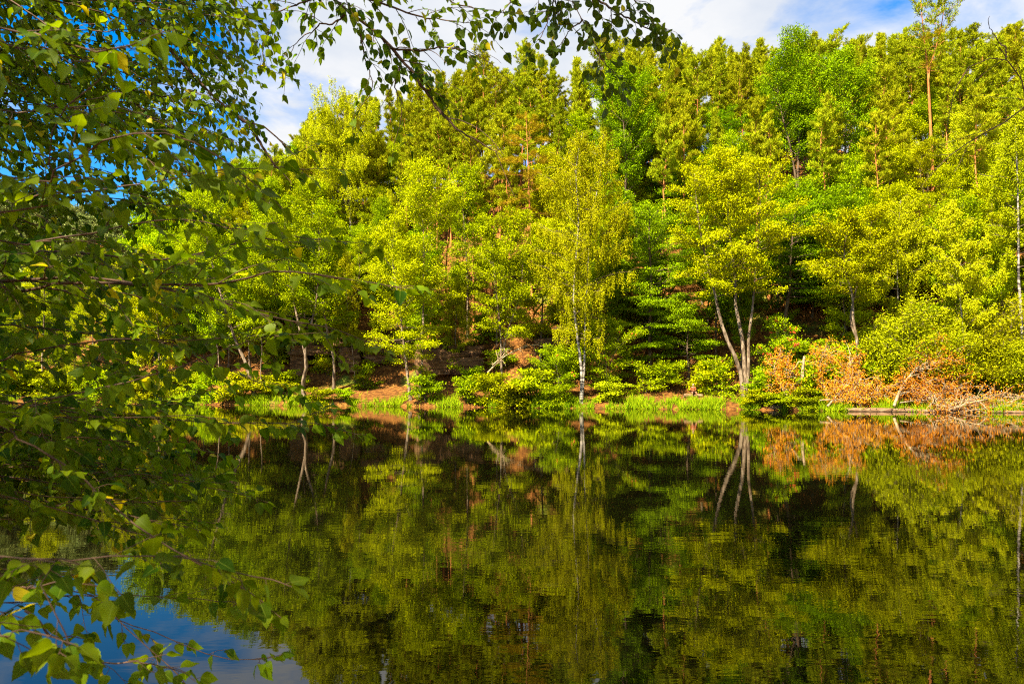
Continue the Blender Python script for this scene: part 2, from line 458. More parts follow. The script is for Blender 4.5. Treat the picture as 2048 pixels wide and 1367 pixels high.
# ------------------------------------------------------------------ placing
def at(px, s):
    """ground point seen at picture column px, s metres inland from the far shore"""
    b = (px - CX) / F
    Y = (67 + 1.044 * s) / (1 + 0.3 * b)
    X = b * Y
    w = 0.5 * sin(X * 0.21 + 1.0) + 0.35 * sin(X * 0.53) + 0.2 * sin(X * 1.31 + 2.0)
    Y -= w * 1.0; X = b * Y
    return np.array([X, Y, float(ground(X, Y))])
def zpx(py, Y): return CAM_Z + (HZ - py) / F * Y
def PW(px, py, D): return np.array([(px - CX) / F * D, D, CAM_Z + (HZ - py) / F * D])

# ------------------------------------------------------------------ tree growing
PROF = {
    'oval': lambda u: np.sin(pi * np.clip(0.13 + 0.82 * u, 0, 1)) ** 0.7,
    'dome': lambda u: np.sqrt(np.clip(1 - (0.93 * u) ** 2, 0.02, 1)) * (0.75 + 0.25 * min(1, u * 4)),
    'cone': lambda u: (1 - u) ** 0.9 * 0.95 + 0.09,
    'pine': lambda u: 0.35 + 0.65 * np.sin(pi * np.clip(0.2 + 0.72 * u, 0, 1)),
    'col': lambda u: np.sin(pi * np.clip(0.10 + 0.85 * u, 0, 1)) ** 0.45,
}
def grow(rng, stems, c):
    """stems: list of (path, r0, r1). Returns wood MB, leaf MB and the twig tips."""
    wood, leaf, twg = MB(), MB(), MB()
    CC, CD, CT = [], [], []
    for si, (path, r0, r1) in enumerate(stems):
        path = np.asarray(path, float)
        n = 16
        sp = spline(path, n)
        tt = np.linspace(0, 1, n)
        rad = r0 + (r1 - r0) * tt ** 0.85
        rad[0] *= 1.35; rad[1] *= 1.1
        tube(wood, sp, rad, 8 if r0 > 0.1 else 6, 0.05, rng)
        H = np.linalg.norm(path[-1] - path[0])
        t0 = c['t0'] if not hasattr(c['t0'], '__len__') else c['t0'][si]
        nb = int(c['nb'] * (1 if len(stems) == 1 else c.get('share', 0.55)))
        for i in range(nb):
            u = (i + rng.random()) / nb
            t = t0 + (0.985 - t0) * u
            p0 = np.array([np.interp(t, tt, sp[:, k]) for k in range(3)])
            rs = np.interp(t, tt, rad)
            az = i * 2.399 + rng.normal(0, 0.45)
            lop = 1 + c.get('lop', 0.25) * sin(az * 1.0 + si * 2.1 + c.get('ph', 0)) + 0.22 * rng.standard_normal()
            L = c['R'] * PROF[c['prof']](u) * np.clip(lop, 0.45, 1.45)
            el = c['el'][0] + (c['el'][1] - c['el'][0]) * u + rng.normal(0, 0.14)
            d = np.array([cos(el) * cos(az), cos(el) * sin(az), sin(el)])
            k = 6; pts = [p0]
            for q in range(k - 1):
                d = norm(d + np.array([0, 0, c['curve'] / k]) + rng.normal(0, c.get('jit', 0.10), 3))
                pts.append(pts[-1] + d * L / (k - 1))
            pts = np.array(pts)
            rb = np.clip(rs * 0.42, 0.012, 0.10)
            tube(twg, pts, np.linspace(rb, 0.012, k), 5, 0, rng, cap=False)
            if rng.random() < c.get('bare', 0): continue
            ns = max(3, int(c['ns'] * L / c['R']))
            for q in range(ns):
                tq = c.get('b0', 0.28) + (1 - c.get('b0', 0.28)) * (q + rng.random()) / ns
                x = tq * (k - 1); a = min(int(x), k - 2); f = x - a
                pq = pts[a] * (1 - f) + pts[a + 1] * f
                dq = norm(pts[a + 1] - pts[a])
                sd = norm(np.cross(dq, [0, 0, 1.0])) * (1 if q % 2 else -1)
                e = norm(dq * 0.75 + sd * rng.uniform(0.4, 1.1) + np.array([0, 0, rng.normal(c.get('sup', 0.15), c.get('sv', 0.25))]))
                Ls = L * rng.uniform(0.22, 0.42) * (1.15 - 0.5 * tq)
                Ls = np.clip(Ls, 0.35, 1.9)
                sub = np.array([pq, pq + e * Ls * 0.5 + [0, 0, 0.02], pq + e * Ls + [0, 0, c['curve'] * 0.12 * Ls]])
                tube(twg, sub, [0.016, 0.012, 0.007], 3, 0, rng, cap=False)
                nc = max(2, int(Ls / c.get('cs', 0.36)))
                for w in range(nc):
                    g = (w + 0.6 + 0.4 * rng.random()) / nc
                    CC.append(sub[0] * (1 - g) + sub[2] * g); CD.append(e); CT.append(rng.normal(0, 0.16) + 0.12 * (u - 0.5))
            CC.append(pts[-1]); CD.append(d); CT.append(0.1)
        for q in range(c.get('tip', 4)):
            CC.append(sp[-1] - np.array([0, 0, q * 0.35]) + rng.normal(0, 0.08, 3)); CD.append(np.array([0, 0, 1.0])); CT.append(0.15)
    CC, CD, CT = np.array(CC), np.array(CD), np.array(CT)
    n = c['nl']; Mx = len(CC)
    rep = np.repeat(np.arange(Mx), n); N = len(rep)
    P0, D0, T0 = CC[rep], CD[rep], CT[rep]
    st = c['style']
    up = np.array([0, 0, 1.0])
    if st == 'weep':
        drop = np.repeat(rng.uniform(0.5, c.get('drop', 1.7), Mx), n)
        hh = rng.random(N)
        dr = np.repeat(rng.normal(0, 0.16, (Mx, 3)), n, axis=0); dr[:, 2] = 0
        pos = P0 + rng.normal(0, 0.085, (N, 3)) + dr * hh[:, None]
        pos[:, 2] -= hh * drop
        d = rng.normal(0, 0.5, (N, 3)) + np.array([0, 0, -0.8])
        nr = rng.normal(0, 0.6, (N, 3)) + np.array([-0.15, -0.35, 0.45])
    elif st == 'needle':
        pos = P0 + rng.normal(0, c.get('sx', 0.09), (N, 3))
        d = rng.normal(0, 0.55, (N, 3)) + D0 * 0.5 + up * c.get('nup', 0.55)
        nr = rng.normal(0, 1.0, (N, 3)) + np.array([0, -0.3, 0.5])
    else:
        sx, sz = c.get('sx', 0.27), c.get('sz', 0.15)
        pos = P0 + rng.normal(0, 1, (N, 3)) * np.array([sx, sx, sz])
        d = rng.normal(0, 0.75, (N, 3)) + D0 * 0.6 + np.array([0, 0, -0.12])
        nr = rng.normal(0, c.get('nv', 0.45), (N, 3)) + up * c.get('nu', 1.0) + np.array([-0.08, -0.25, 0])
    L = c['leaf'] * rng.uniform(0.7, 1.25, N)
    tint = np.clip(0.5 + T0 + rng.normal(0, 0.22, N), 0, 1)
    leaves(leaf, pos, d, nr, L, L * c.get('asp', 0.62), tint)
    return wood, twg, leaf, CC

CFG = {
    'alder': dict(R=3.7, prof='oval', t0=0.20, nb=42, el=(0.2, 0.95), curve=0.12, ns=8, nl=34, leaf=0.20, style='spray', sx=0.30, sz=0.14, nv=0.5),
    'green': dict(R=3.8, prof='dome', t0=0.22, nb=42, el=(0.20, 1.0), curve=0.1, ns=8, nl=36, leaf=0.21, style='spray', sx=0.33, sz=0.18, nv=0.5),
    'beech': dict(R=4.4, prof='dome', t0=0.14, nb=42, el=(0.0, 0.8), curve=-0.15, ns=9, nl=34, leaf=0.19, style='spray', sx=0.36, sz=0.05, nv=0.25, sv=0.06, sup=0.0),
    'oak': dict(R=3.6, prof='oval', t0=0.25, nb=42, el=(0.5, 1.2), curve=0.35, ns=8, nl=36, leaf=0.21, style='spray', sx=0.27, sz=0.21, nv=0.6, nu=0.8),
    'birch': dict(R=3.3, prof='oval', t0=0.20, nb=50, el=(0.5, 1.1), curve=-0.6, ns=8, nl=44, leaf=0.15, style='weep', cs=0.30, asp=0.62),
    'pine': dict(R=2.6, prof='pine', t0=0.42, nb=42, el=(0.05, 0.8), curve=0.25, ns=8, nl=26, leaf=0.36, style='needle', asp=0.2, cs=0.30, sup=0.3),
    'youngpine': dict(R=2.4, prof='cone', t0=0.28, nb=50, el=(0.25, 1.0), curve=0.30, ns=8, nl=26, leaf=0.36, style='needle', asp=0.2, cs=0.30, sup=0.35, tip=6),
    'deadpine': dict(R=2.6, prof='pine', t0=0.40, nb=30, el=(0.0, 0.3), curve=-0.05, ns=8, nl=20, leaf=0.34, style='needle', asp=0.13, cs=0.30, sup=0.0, sv=0.05, nup=0.1),
    'willow': dict(R=2.4, prof='dome', t0=0.12, nb=13, el=(0.5, 1.3), curve=0.1, ns=7, nl=24, leaf=0.17, style='spray', sx=0.24, sz=0.26, nv=0.6, asp=0.42, share=1.0, lop=0.45),
    'shrub': dict(R=1.25, prof='oval', t0=0.12, nb=9, el=(0.0, 1.0), curve=-0.35, ns=5, nl=15, leaf=0.21, style='spray', sx=0.25, sz=0.06, nv=0.35, share=0.75, lop=0.6),
    'rowan': dict(R=2.4, prof='dome', t0=0.25, nb=26, el=(0.25, 1.1), curve=-0.25, ns=7, nl=22, leaf=0.20, style='spray', sx=0.26, sz=0.12, nv=0.45, asp=0.45),
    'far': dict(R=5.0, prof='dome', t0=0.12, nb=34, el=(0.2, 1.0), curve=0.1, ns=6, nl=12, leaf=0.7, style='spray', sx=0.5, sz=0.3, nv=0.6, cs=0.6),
}
LEAFMAT = dict(alder='alder_leaf', green='green_leaf', beech='beech_leaf', oak='oak_leaf', birch='birch_leaf', pine='pine_needle',
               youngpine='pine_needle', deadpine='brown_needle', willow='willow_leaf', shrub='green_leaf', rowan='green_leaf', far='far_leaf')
BARK = dict(alder='alder_bark', green='alder_bark', beech='dark_bark', oak='dark_bark', birch='birch_bark', pine='pine_bark',
            youngpine='pine_bark', deadpine='pine_bark', willow='alder_bark', shrub='dark_bark', rowan='alder_bark', far='dark_bark')

def make_tree(name, cat, label, kind, seed, stems, loc, group=None, crown='crown', leafmat=None, trunk='trunk', **over):
    rng = np.random.default_rng(seed)
    c = dict(CFG[kind]); c.update(over); c['ph'] = rng.random() * 6
    wood, twg, leaf, CC = grow(rng, stems, c)
    t = thing(name, label, cat, loc, 0, group)
    wood.build(trunk, M[BARK[kind]], t)
    twg.build('branches', M['dark_bark' if kind == 'birch' else BARK[kind]], t)
    leaf.build(crown, M[leafmat or LEAFMAT[kind]], t, smooth=False)
    return t, CC, rng

def straight_stem(rng, H, r0, lean=0.04, wob=0.25):
    k = 6
    p = np.zeros((k, 3)); p[:, 2] = np.linspace(-0.4, H, k)
    dx, dy = rng.normal(0, lean, 2)
    p[:, 0] += dx * p[:, 2]; p[:, 1] += dy * p[:, 2]
    p[1:, :2] += rng.normal(0, wob, (k - 1, 2)) * np.linspace(0.3, 1, k - 1)[:, None]
    return (p, r0, 0.02)

NAMES = dict(alder='alder_tree', green='broadleaf_tree', beech='beech_tree', oak='oak_tree', birch='birch_tree', pine='pine_tree',
             youngpine='pine_tree', deadpine='pine_tree', willow='willow_bush', shrub='shrub', rowan='rowan_tree', far='distant_tree')

# prototypes: (kind, height, trunk radius) -> built once, the first placing moves the prototype itself
protos = {}
def proto(kind, var, H, r0, stems=None, **over):
    rng = np.random.default_rng(hash((len(kind), kind[0], var)) % 2**31 if False else (sum(map(ord, kind)) * 31 + var * 7919))
    stems = stems or [straight_stem(rng, H, r0)]
    t, _, _ = make_tree(NAMES[kind], 'tree' if kind not in ('willow', 'shrub') else 'bush', None, kind, 100 + var + sum(map(ord, kind)), stems, (0, 0, 0), **over)
    protos[(kind, var)] = [t, H, False]

def bush_stems(rng, n, H, R, lo=0.7):
    out = []
    for i in range(n):
        a = i * 2.399 + rng.random(); q = R * rng.uniform(0.3, 1.0)
        h = H * rng.uniform(lo, 1.0)
        out.append((np.array([[cos(a) * 0.1, sin(a) * 0.1, -0.2], [cos(a) * q * 0.5, sin(a) * q * 0.5, h * 0.5], [cos(a) * q, sin(a) * q, h]]), 0.035, 0.01))
    return out

proto('alder', 0, 17, 0.17); proto('alder', 1, 15, 0.15, R=3.2); proto('alder', 2, 12, 0.12, R=3.0)
proto('alder', 3, 13, 0.12, R=3.0, nb=18, ns=5, nl=14, t0=0.35)
proto('green', 0, 15, 0.18); proto('green', 1, 12, 0.14, R=3.3)
proto('beech', 0, 16, 0.18); proto('beech', 1, 10, 0.10, R=3.6)
proto('oak', 0, 19, 0.20); proto('oak', 1, 16, 0.17, R=3.2)
proto('birch', 0, 19, 0.13); proto('birch', 1, 16, 0.11, R=2.8)
proto('pine', 0, 21, 0.15); proto('pine', 1, 19, 0.13, R=2.3, t0=0.5); proto('pine', 2, 22, 0.15, R=2.8, t0=0.6)
proto('pine', 3, 20, 0.19, R=1.9, t0=0.62, nb=30)
proto('youngpine', 0, 19, 0.13); proto('youngpine', 1, 17, 0.11, R=2.0)
proto('deadpine', 0, 17, 0.13)
rngb = np.random.default_rng(5)
proto('willow', 0, 5.5, 0.05, stems=bush_stems(rngb, 13, 5.4, 2.4, 0.4))
proto('willow', 1, 4.2, 0.05, stems=bush_stems(rngb, 11, 4.1, 2.1, 0.4), R=1.7)
proto('shrub', 0, 2.6, 0.03, stems=bush_stems(rngb, 5, 2.3, 0.8))
proto('shrub', 1, 2.2, 0.03, stems=bush_stems(rngb, 4, 1.9, 0.9), leafmat='alder_leaf')
proto('shrub', 2, 3.0, 0.03, stems=bush_stems(rngb, 3, 2.8, 0.7), R=1.45)
proto('shrub', 3, 2.0, 0.03, stems=bush_stems(rngb, 4, 1.6, 1.1), leafmat='willow_leaf', R=1.0)
proto('rowan', 0, 7.0, 0.07)
proto('far', 0, 16, 0.2); proto('far', 1, 13, 0.2)

def place(kind, var, X, Y, H, label, group=None, rotz=None, sxy=None, rng=random, cat=None):
    t, H0, used = protos[(kind, var)]
    k = H / H0
    loc = (X, Y, float(ground(X, Y)))
    rz = rng.random() * 2 * pi if rotz is None else rotz
    sc = (k * (sxy or 1), k * (sxy or 1), k)
    if not used:
        protos[(kind, var)][2] = True
        t.location = loc; t.rotation_euler = (0, 0, rz); t.scale = sc
        t['label'] = label
        if group: t['group'] = group
        return t
    r = dup(t, loc, rz, sc, label)
    if group: r['group'] = group
    elif 'group' in r: del r['group']
    return r

# ------------------------------------------------------------------ the trees one can tell apart on the far bank
def px_stem(base, Y, pts, r0, r1, seed, ydrift=0.0):
    rg = np.random.default_rng(seed)
    out = [[0, 0, -0.4]]
    for i, (px, py) in enumerate(pts):
        out.append([(px - CX) / F * Y - base[0], ydrift * (i + 1) + rg.normal(0, 0.18), zpx(py, Y) - base[2]])
    return (np.array(out), r0, r1)

def hero(name, cat, label, kind, seed, px, s, stems_px, over=None, **kw):
    base = at(px, s); Y = base[1]
    st = [px_stem(base, Y, pts, r0, r1, seed * 10 + i) for i, (pts, r0, r1) in enumerate(stems_px)]
    return make_tree(name, cat, label, kind, seed, st, base, **kw, **(over or {}))

hero('alder_tree', 'tree', 'slim bare-trunked pale tree on the far bank behind the leaves at the left', 'alder', 11, 86, 2.0,
     [([(84, 720), (88, 640), (86, 560), (90, 500)], 0.16, 0.03)], dict(R=2.6, t0=0.55, nb=26))
hero('alder_tree', 'tree', 'alder with a thick pale trunk leaning to the left beside the water', 'green', 12, 513, 1.6,
     [([(492, 725), (470, 680), (442, 590), (415, 480), (405, 390)], 0.24, 0.04)], dict(R=4.2, t0=0.36, nb=46, nl=34))
hero('young_alder_tree', 'tree', 'thin upright tree just right of the leaning pale trunk', 'alder', 13, 525, 2.2,
     [([(521, 740), (523, 690), (515, 600), (520, 520)], 0.08, 0.02)], dict(R=2.4, t0=0.4, nb=26))
hero('young_alder_tree', 'tree', 'slender tree leaning left at the left of the leaning pale trunk', 'green', 14, 452, 2.0,
     [([(440, 740), (432, 690), (412, 600), (400, 540)], 0.10, 0.02)], dict(R=2.6, t0=0.42, nb=28))
hero('alder_tree', 'tree', 'bright green tree with a bent foot at the edge of the dark hollow', 'green', 15, 617, 1.2,
     [([(605, 775), (613, 735), (606, 690), (588, 610), (575, 500), (570, 430)], 0.22, 0.03),
      ([(605, 775), (613, 735), (612, 690), (630, 610), (640, 520), (635, 440)], 0.20, 0.03)], dict(R=3.9, t0=0.48, nb=52, nl=34))
hero('alder_tree', 'tree', 'tree with a curved dark trunk standing in front of the dark cave', 'green', 16, 667, 5.5,
     [([(669, 720), (656, 670), (645, 590), (650, 500), (655, 430)], 0.20, 0.03)], dict(R=3.6, t0=0.42, nb=40, nl=34))
hero('young_pine_tree', 'tree', 'thin reddish leaning sapling on the brown slope right of the dark cave', 'alder', 17, 712, 8.0,
     [([(705, 700), (696, 665), (690, 620)], 0.07, 0.02)], dict(R=1.2, t0=0.6, nb=10, nl=18))
hero('alder_tree', 'tree', 'alder with low yellow-green sprays hanging over the brown slope', 'alder', 18, 822, 1.6,
     [([(814, 740), (807, 680), (798, 600), (785, 520), (790, 440)], 0.19, 0.03)], dict(R=3.9, t0=0.20, nb=50, el=(-0.1, 0.9)))
hero('alder_tree', 'tree', 'tall slender alder with a straight pale stem left of the rock ledges', 'alder', 19, 838, 3.0,
     [([(846, 700), (846, 600), (848, 500), (845, 400), (850, 335)], 0.15, 0.02)], dict(R=4.1, t0=0.36, nb=46, nl=34))
hero('alder_tree', 'tree', 'rounded yellow-green alder standing in front of the rock ledges', 'alder', 20, 1004, 3.0,
     [([(1003, 720), (1000, 650), (992, 580), (985, 500), (990, 440)], 0.15, 0.02),
      ([(1003, 730), (1016, 660), (1040, 590), (1046, 500), (1040, 430)], 0.10, 0.02)], dict(R=3.5, t0=0.34, nb=50, nl=34))
hero('birch_tree', 'tree', 'tall weeping birch with a white trunk at the middle of the far bank', 'birch', 21, 1163, 0.9,
     [([(1163, 740), (1157, 690), (1149, 620), (1149, 560), (1157, 440), (1152, 340), (1165, 265)], 0.165, 0.02),
      ([(1168, 740), (1170, 650), (1174, 570), (1182, 450), (1202, 340), (1205, 275)], 0.11, 0.02)],
     dict(R=3.5, t0=0.24, nb=84, nl=46, drop=2.2, leaf=0.145, lop=0.45))
hero('alder_tree', 'tree', 'alder with three long pale stems spreading from one foot beside the sandy path', 'alder', 22, 1490, 2.2,
     [([(1478, 735), (1450, 670), (1437, 620), (1426, 570), (1410, 500), (1395, 420), (1390, 340)], 0.22, 0.03),
      ([(1490, 735), (1483, 670), (1470, 610), (1470, 560), (1462, 480), (1455, 400), (1460, 310)], 0.24, 0.03),
      ([(1497, 735), (1498, 680), (1506, 620), (1508, 550), (1517, 480), (1520, 400), (1515, 330)], 0.19, 0.03)],
     dict(R=3.9, t0=0.46, nb=52, nl=34, share=0.62, el=(0.05, 0.9)))
hero('alder_tree', 'tree', 'alder with a crooked forked trunk rising out of the dead orange branches', 'alder', 23, 1719, 4.0,
     [([(1715, 690), (1706, 640), (1704, 590), (1692, 540), (1690, 480), (1700, 440)], 0.20, 0.03),
      ([(1715, 690), (1707, 640), (1712, 580), (1735, 520), (1740, 460), (1745, 430)], 0.15, 0.03)],
     dict(R=2.8, t0=0.55, nb=42, nl=34))
hero('birch_tree', 'tree', 'slender young birch with a thin leaning stem above the willow bushes', 'birch', 24, 1934, 4.5,
     [([(1925, 640), (1915, 560), (1905, 480), (1900, 405)], 0.10, 0.02)], dict(R=2.6, t0=0.25, nb=40, drop=1.1))
hero('birch_tree', 'tree', 'tall birch with a white trunk at the right edge of the far bank', 'birch', 25, 2044, 6.0,
     [([(2040, 640), (2036, 560), (2034, 450), (2028, 340), (2030, 220)], 0.17, 0.03)], dict(R=2.6, t0=0.45, nb=40, drop=1.2))
hero('birch_tree', 'tree', 'big golden-green birch with white upper stems standing against the sky at the left', 'birch', 26, 705, 26.0,
     [([(700, 420), (690, 350), (684, 280), (690, 185)], 0.24, 0.03), ([(702, 420), (700, 360), (712, 300), (720, 230)], 0.18, 0.03),
      ([(700, 430), (668, 370), (640, 310), (630, 225)], 0.16, 0.03)],
     dict(R=5.6, t0=0.30, nb=60, nl=34, share=0.7, leaf=0.165, lop=0.4))
hero('oak_tree', 'tree', 'tall dark green oak that tops the skyline left of the pines', 'oak', 27, 1597, 26.0,
     [([(1595, 380), (1600, 260), (1595, 160), (1598, 70)], 0.25, 0.04), ([(1595, 400), (1580, 300), (1560, 200), (1550, 130)], 0.2, 0.04)],
     dict(R=4.3, t0=0.40, nb=56, nl=34))
hero('oak_tree', 'tree', 'broad dark green oak on the slope below the twin-topped pine', 'oak', 28, 1690, 24.0,
     [([(1690, 380), (1694, 270), (1690, 190), (1695, 130)], 0.25, 0.04)], dict(R=5.0, t0=0.40, nb=60, nl=34))
hero('oak_tree', 'tree', 'dark green oak on the upper slope right of the weeping birch', 'oak', 29, 1250, 24.0,
     [([(1250, 420), (1252, 320), (1245, 220), (1240, 140)], 0.22, 0.04)], dict(R=4.8, t0=0.40, nb=60, nl=34))
hero('beech_tree', 'tree', 'dark beech with layered branches right behind the weeping birch', 'beech', 30, 1300, 9.0,
     [([(1300, 640), (1302, 560), (1298, 480), (1300, 420)], 0.22, 0.04)], dict(R=5.0, t0=0.25, nb=50, nl=34))
hero('beech_tree', 'tree', 'low beech with flat layered sprays shading the seated person', 'beech', 31, 1375, 8.5,
     [([(1378, 740), (1374, 700), (1378, 655), (1372, 620)], 0.14, 0.02)], dict(R=3.8, t0=0.28, nb=32, nl=34))
hero('beech_tree', 'tree', 'beech with a leaning dark trunk in the shade behind the dead branches', 'beech', 32, 1570, 11.0,
     [([(1572, 640), (1580, 580), (1585, 500), (1590, 420)], 0.26, 0.04)], dict(R=4.6, t0=0.42, nb=46, nl=34))
tp, CCp, rngp = hero('pine_tree', 'tree', 'twin-topped pine with dark round brooms of twigs rising above the wood', 'pine', 33, 1866, 30.0,
     [([(1868, 360), (1862, 240), (1857, 140), (1848, 70), (1842, -10)], 0.26, 0.03),
      ([(1868, 360), (1862, 240), (1857, 150), (1872, 100), (1882, 45), (1890, -20)], 0.20, 0.03)],
     dict(R=2.6, t0=(0.66, 0.66), nb=28, share=0.7, nl=15))
# brooms of twigs in the fork of the twin pine
for (px, py, r) in ((1858, 128, 1.0), (1848, 72, 0.65), (1878, 66, 0.7)):
    Y = tp.location[1]; cpt = PW(px, py, Y) - np.array(tp.location)
    rg = np.random.default_rng(px); m_ = MB()
    pos = norm(rg.normal(0, 1, (420, 3))) * (r * rg.random((420, 1)) ** 0.5)
    leaves(m_, cpt + pos * 0.75, pos + rg.normal(0, 0.3, (420, 3)), rg.normal(0, 1, (420, 3)), 0.34, 0.05, rg.random(420) * 0.6)
    b_ = m_.build('twig_broom', M['brown_needle'], tp, smooth=False)
hero('pine_tree', 'tree', 'pine with rusty layered branches left of the weeping birch top', 'deadpine', 34, 1064, 16.0,
     [([(1062, 480), (1058, 380), (1055, 300), (1052, 225)], 0.16, 0.03)], dict(R=3.2, t0=0.36, nb=34, nl=34))
hero('broadleaf_tree', 'tree', 'fresh green maple on the middle slope left of the rusty pine', 'green', 35, 935, 14.0,
     [([(935, 560), (930, 470), (925, 400), (930, 345)], 0.16, 0.03)], dict(R=3.6, t0=0.25, nb=46, nl=34))
hero('birch_tree', 'tree', 'thin birch half hidden in the greenery above the willow bushes', 'birch', 36, 1800, 12.0,
     [([(1798, 600), (1795, 500), (1800, 400)], 0.10, 0.02)], dict(R=2.6, t0=0.2, nb=40))

def add_berries(t, CC, rng, n, r=0.075):
    sel = CC[rng.permutation(len(CC))[:n]]
    oct_v = np.array([(1, 0, 0), (-1, 0, 0), (0, 1, 0), (0, -1, 0), (0, 0, 1), (0, 0, -1)], float)
    oct_f = np.array([(0, 2, 4), (2, 1, 4), (1, 3, 4), (3, 0, 4), (2, 0, 5), (1, 2, 5), (3, 1, 5), (0, 3, 5)])
    for p in sel:
        m_ = MB()
        for k in range(7):
            q = p + rng.normal(0, 0.8 * r, 3) + np.array([-0.05, -0.2, -0.05])
            m_.add(oct_v * r * rng.uniform(0.8, 1.2) + q, oct_f)
        m_.build('berry_cluster', M['berry'], t)
t, CC, rg = hero('rowan_tree', 'tree', 'rowan with scattered orange berries right of the white birch trunk', 'rowan', 41, 1215, 4.0,
     [([(1212, 730), (1208, 690), (1215, 645)], 0.09, 0.02), ([(1220, 730), (1235, 690), (1240, 655)], 0.06, 0.02)], dict(R=2.9, t0=0.10, nb=34, nl=34))
add_berries(t, CC, rg, 26, 0.055)
t, CC, rg = hero('rowan_tree', 'tree', 'rowan hung with bright red berries right of the three-stemmed alder', 'rowan', 42, 1552, 4.5,
     [([(1556, 740), (1556, 690), (1552, 650)], 0.08, 0.02), ([(1556, 740), (1570, 700), (1580, 665)], 0.05, 0.02)], dict(R=2.2, t0=0.30, nb=30, nl=20))
add_berries(t, CC, rg, 60, 0.075)
t, CC, rg = hero('rowan_tree', 'tree', 'small rowan with a few berries low by the water left of the birch', 'rowan', 43, 1120, 2.4,
     [([(1118, 760), (1112, 730), (1108, 705)], 0.06, 0.02)], dict(R=2.2, t0=0.10, nb=26, nl=34))
add_berries(t, CC, rg, 16, 0.055)

# ------------------------------------------------------------------ the wood on the slope
R_ = random.Random(42)
def far_side(px):
    return ('left of the golden birch' if px < 640 else 'between the golden birch and the weeping birch' if px < 1080 else
            'between the weeping birch and the dark oak' if px < 1540 else 'right of the dark oak')
heroes_xy = [(o.location[0], o.location[1]) for o in COL.objects if o.parent is None and o.get('category') == 'tree' and o.location.length > 1]
spots = list(heroes_xy)
def free(X, Y, dmin):
    return all((X - a) ** 2 + (Y - b) ** 2 > dmin * dmin for a, b in spots)
SLIM = (862, 893, 948, 972, 1018, 1336, 1362, 1512, 1538, 1640, 1662, 1745, 1775)     # columns kept open so that bare pine stems show
def scatter(n, pxr, sr, dmin, fn, tries=6000):
    k = 0
    for _ in range(tries):
        if k >= n: break
        px = R_.uniform(*pxr); s = R_.uniform(*sr)
        p = at(px, s)
        if not free(p[0], p[1], dmin): continue
        if s < 26 and any(abs(px - q) < 14 for q in SLIM): continue
        if fn(px, s, p) is False: continue
        spots.append((p[0], p[1])); k += 1
    return k

def ridge_cap(px):      # skyline of the wood, picture rows
    return np.interp(px, [0, 200, 250, 300, 400, 500, 560, 650, 760, 900, 1024, 1130, 1250, 1390, 1460, 1560, 1650, 1760, 1860, 1960, 2048],
                     [600, 560, 470, 410, 355, 310, 280, 215, 165, 125, 90, 85, 75, 75, 85, 75, 70, 65, 55, 60, 60])
def capped(p, px, H, lo, jitter=18):
    top = zpx(ridge_cap(px) + R_.uniform(0, jitter), p[1])
    return max(lo, min(H, top - p[2]))
def pine_fn(px, s, p):
    ridge = s > 34
    kind = 'youngpine' if (ridge and R_.random() < 0.6) or R_.random() < 0.2 else 'pine'
    H = capped(p, px, R_.uniform(17, 25) if ridge else R_.uniform(15, 21), 7, 40)
    if 830 < px < 1080 and s < 36: kind = 'pine'; H = max(H, 18)
    var = R_.randrange(2) if kind == 'youngpine' else R_.randrange(3)
    if 830 < px < 1080 and s < 36: var = 3
    if ridge: lab, g = 'pine on the skyline of the wood ' + far_side(px), 'skyline pines ' + far_side(px)
    else: lab, g = 'orange-trunked pine in the dense wood ' + far_side(px), 'slope pines ' + far_side(px)
    place(kind, var, p[0], p[1], H, lab, g, rng=R_)
def dec_fn(px, s, p):
    if (830 < px < 1075 and s > 16) or (1500 < px < 1730 and s > 25): return False
    r = R_.random()
    if px < 640: kind = 'green' if r < .5 else 'alder' if r < .8 else 'birch'
    elif px > 1750: kind = 'alder' if r < .4 else 'birch' if r < .75 else 'green'
    elif px > 1200: kind = 'oak' if r < .35 else 'beech' if r < .6 else 'green' if r < .8 else 'alder'
    else: kind = 'green' if r < .35 else 'alder' if r < .6 else 'oak' if r < .75 else 'birch'
    n = 3 if kind == 'alder' else 2
    H = capped(p, px, R_.uniform(9, 15) + (2 if px < 640 else 0), 5)
    word = dict(alder='yellow-green alder', green='fresh green leafy tree', beech='dark layered beech', oak='dark green oak', birch='golden-green birch')[kind]
    place(kind, R_.randrange(n), p[0], p[1], H, f'{word} on the wooded slope {far_side(px)}', f'{word}s on the slope {far_side(px)}', rng=R_)
n1 = scatter(125, (300, 2150), (9, 36), 3.3, dec_fn)
n2 = scatter(130, (380, 2150), (24, 42), 2.3, pine_fn)
n3 = scatter(150, (300, 2200), (42, 66), 2.6, pine_fn)
def left_fn(px, s, p):
    kind = R_.choice(['alder', 'green', 'birch'])
    H = max(6, zpx(ridge_cap(px) + R_.uniform(0, 60), p[1]) - p[2])
    H = min(H, 17)
    place(kind, R_.randrange(2), p[0], p[1], H, 'leafy tree on the low far bank behind the birch leaves at the left', 'low bank trees at the left', rng=R_)
n4 = scatter(22, (-60, 330), (2, 22), 4.5, left_fn)
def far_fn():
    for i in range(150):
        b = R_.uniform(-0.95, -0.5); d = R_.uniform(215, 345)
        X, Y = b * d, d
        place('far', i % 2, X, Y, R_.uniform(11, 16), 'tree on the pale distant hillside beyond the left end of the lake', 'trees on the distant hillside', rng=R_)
far_fn()

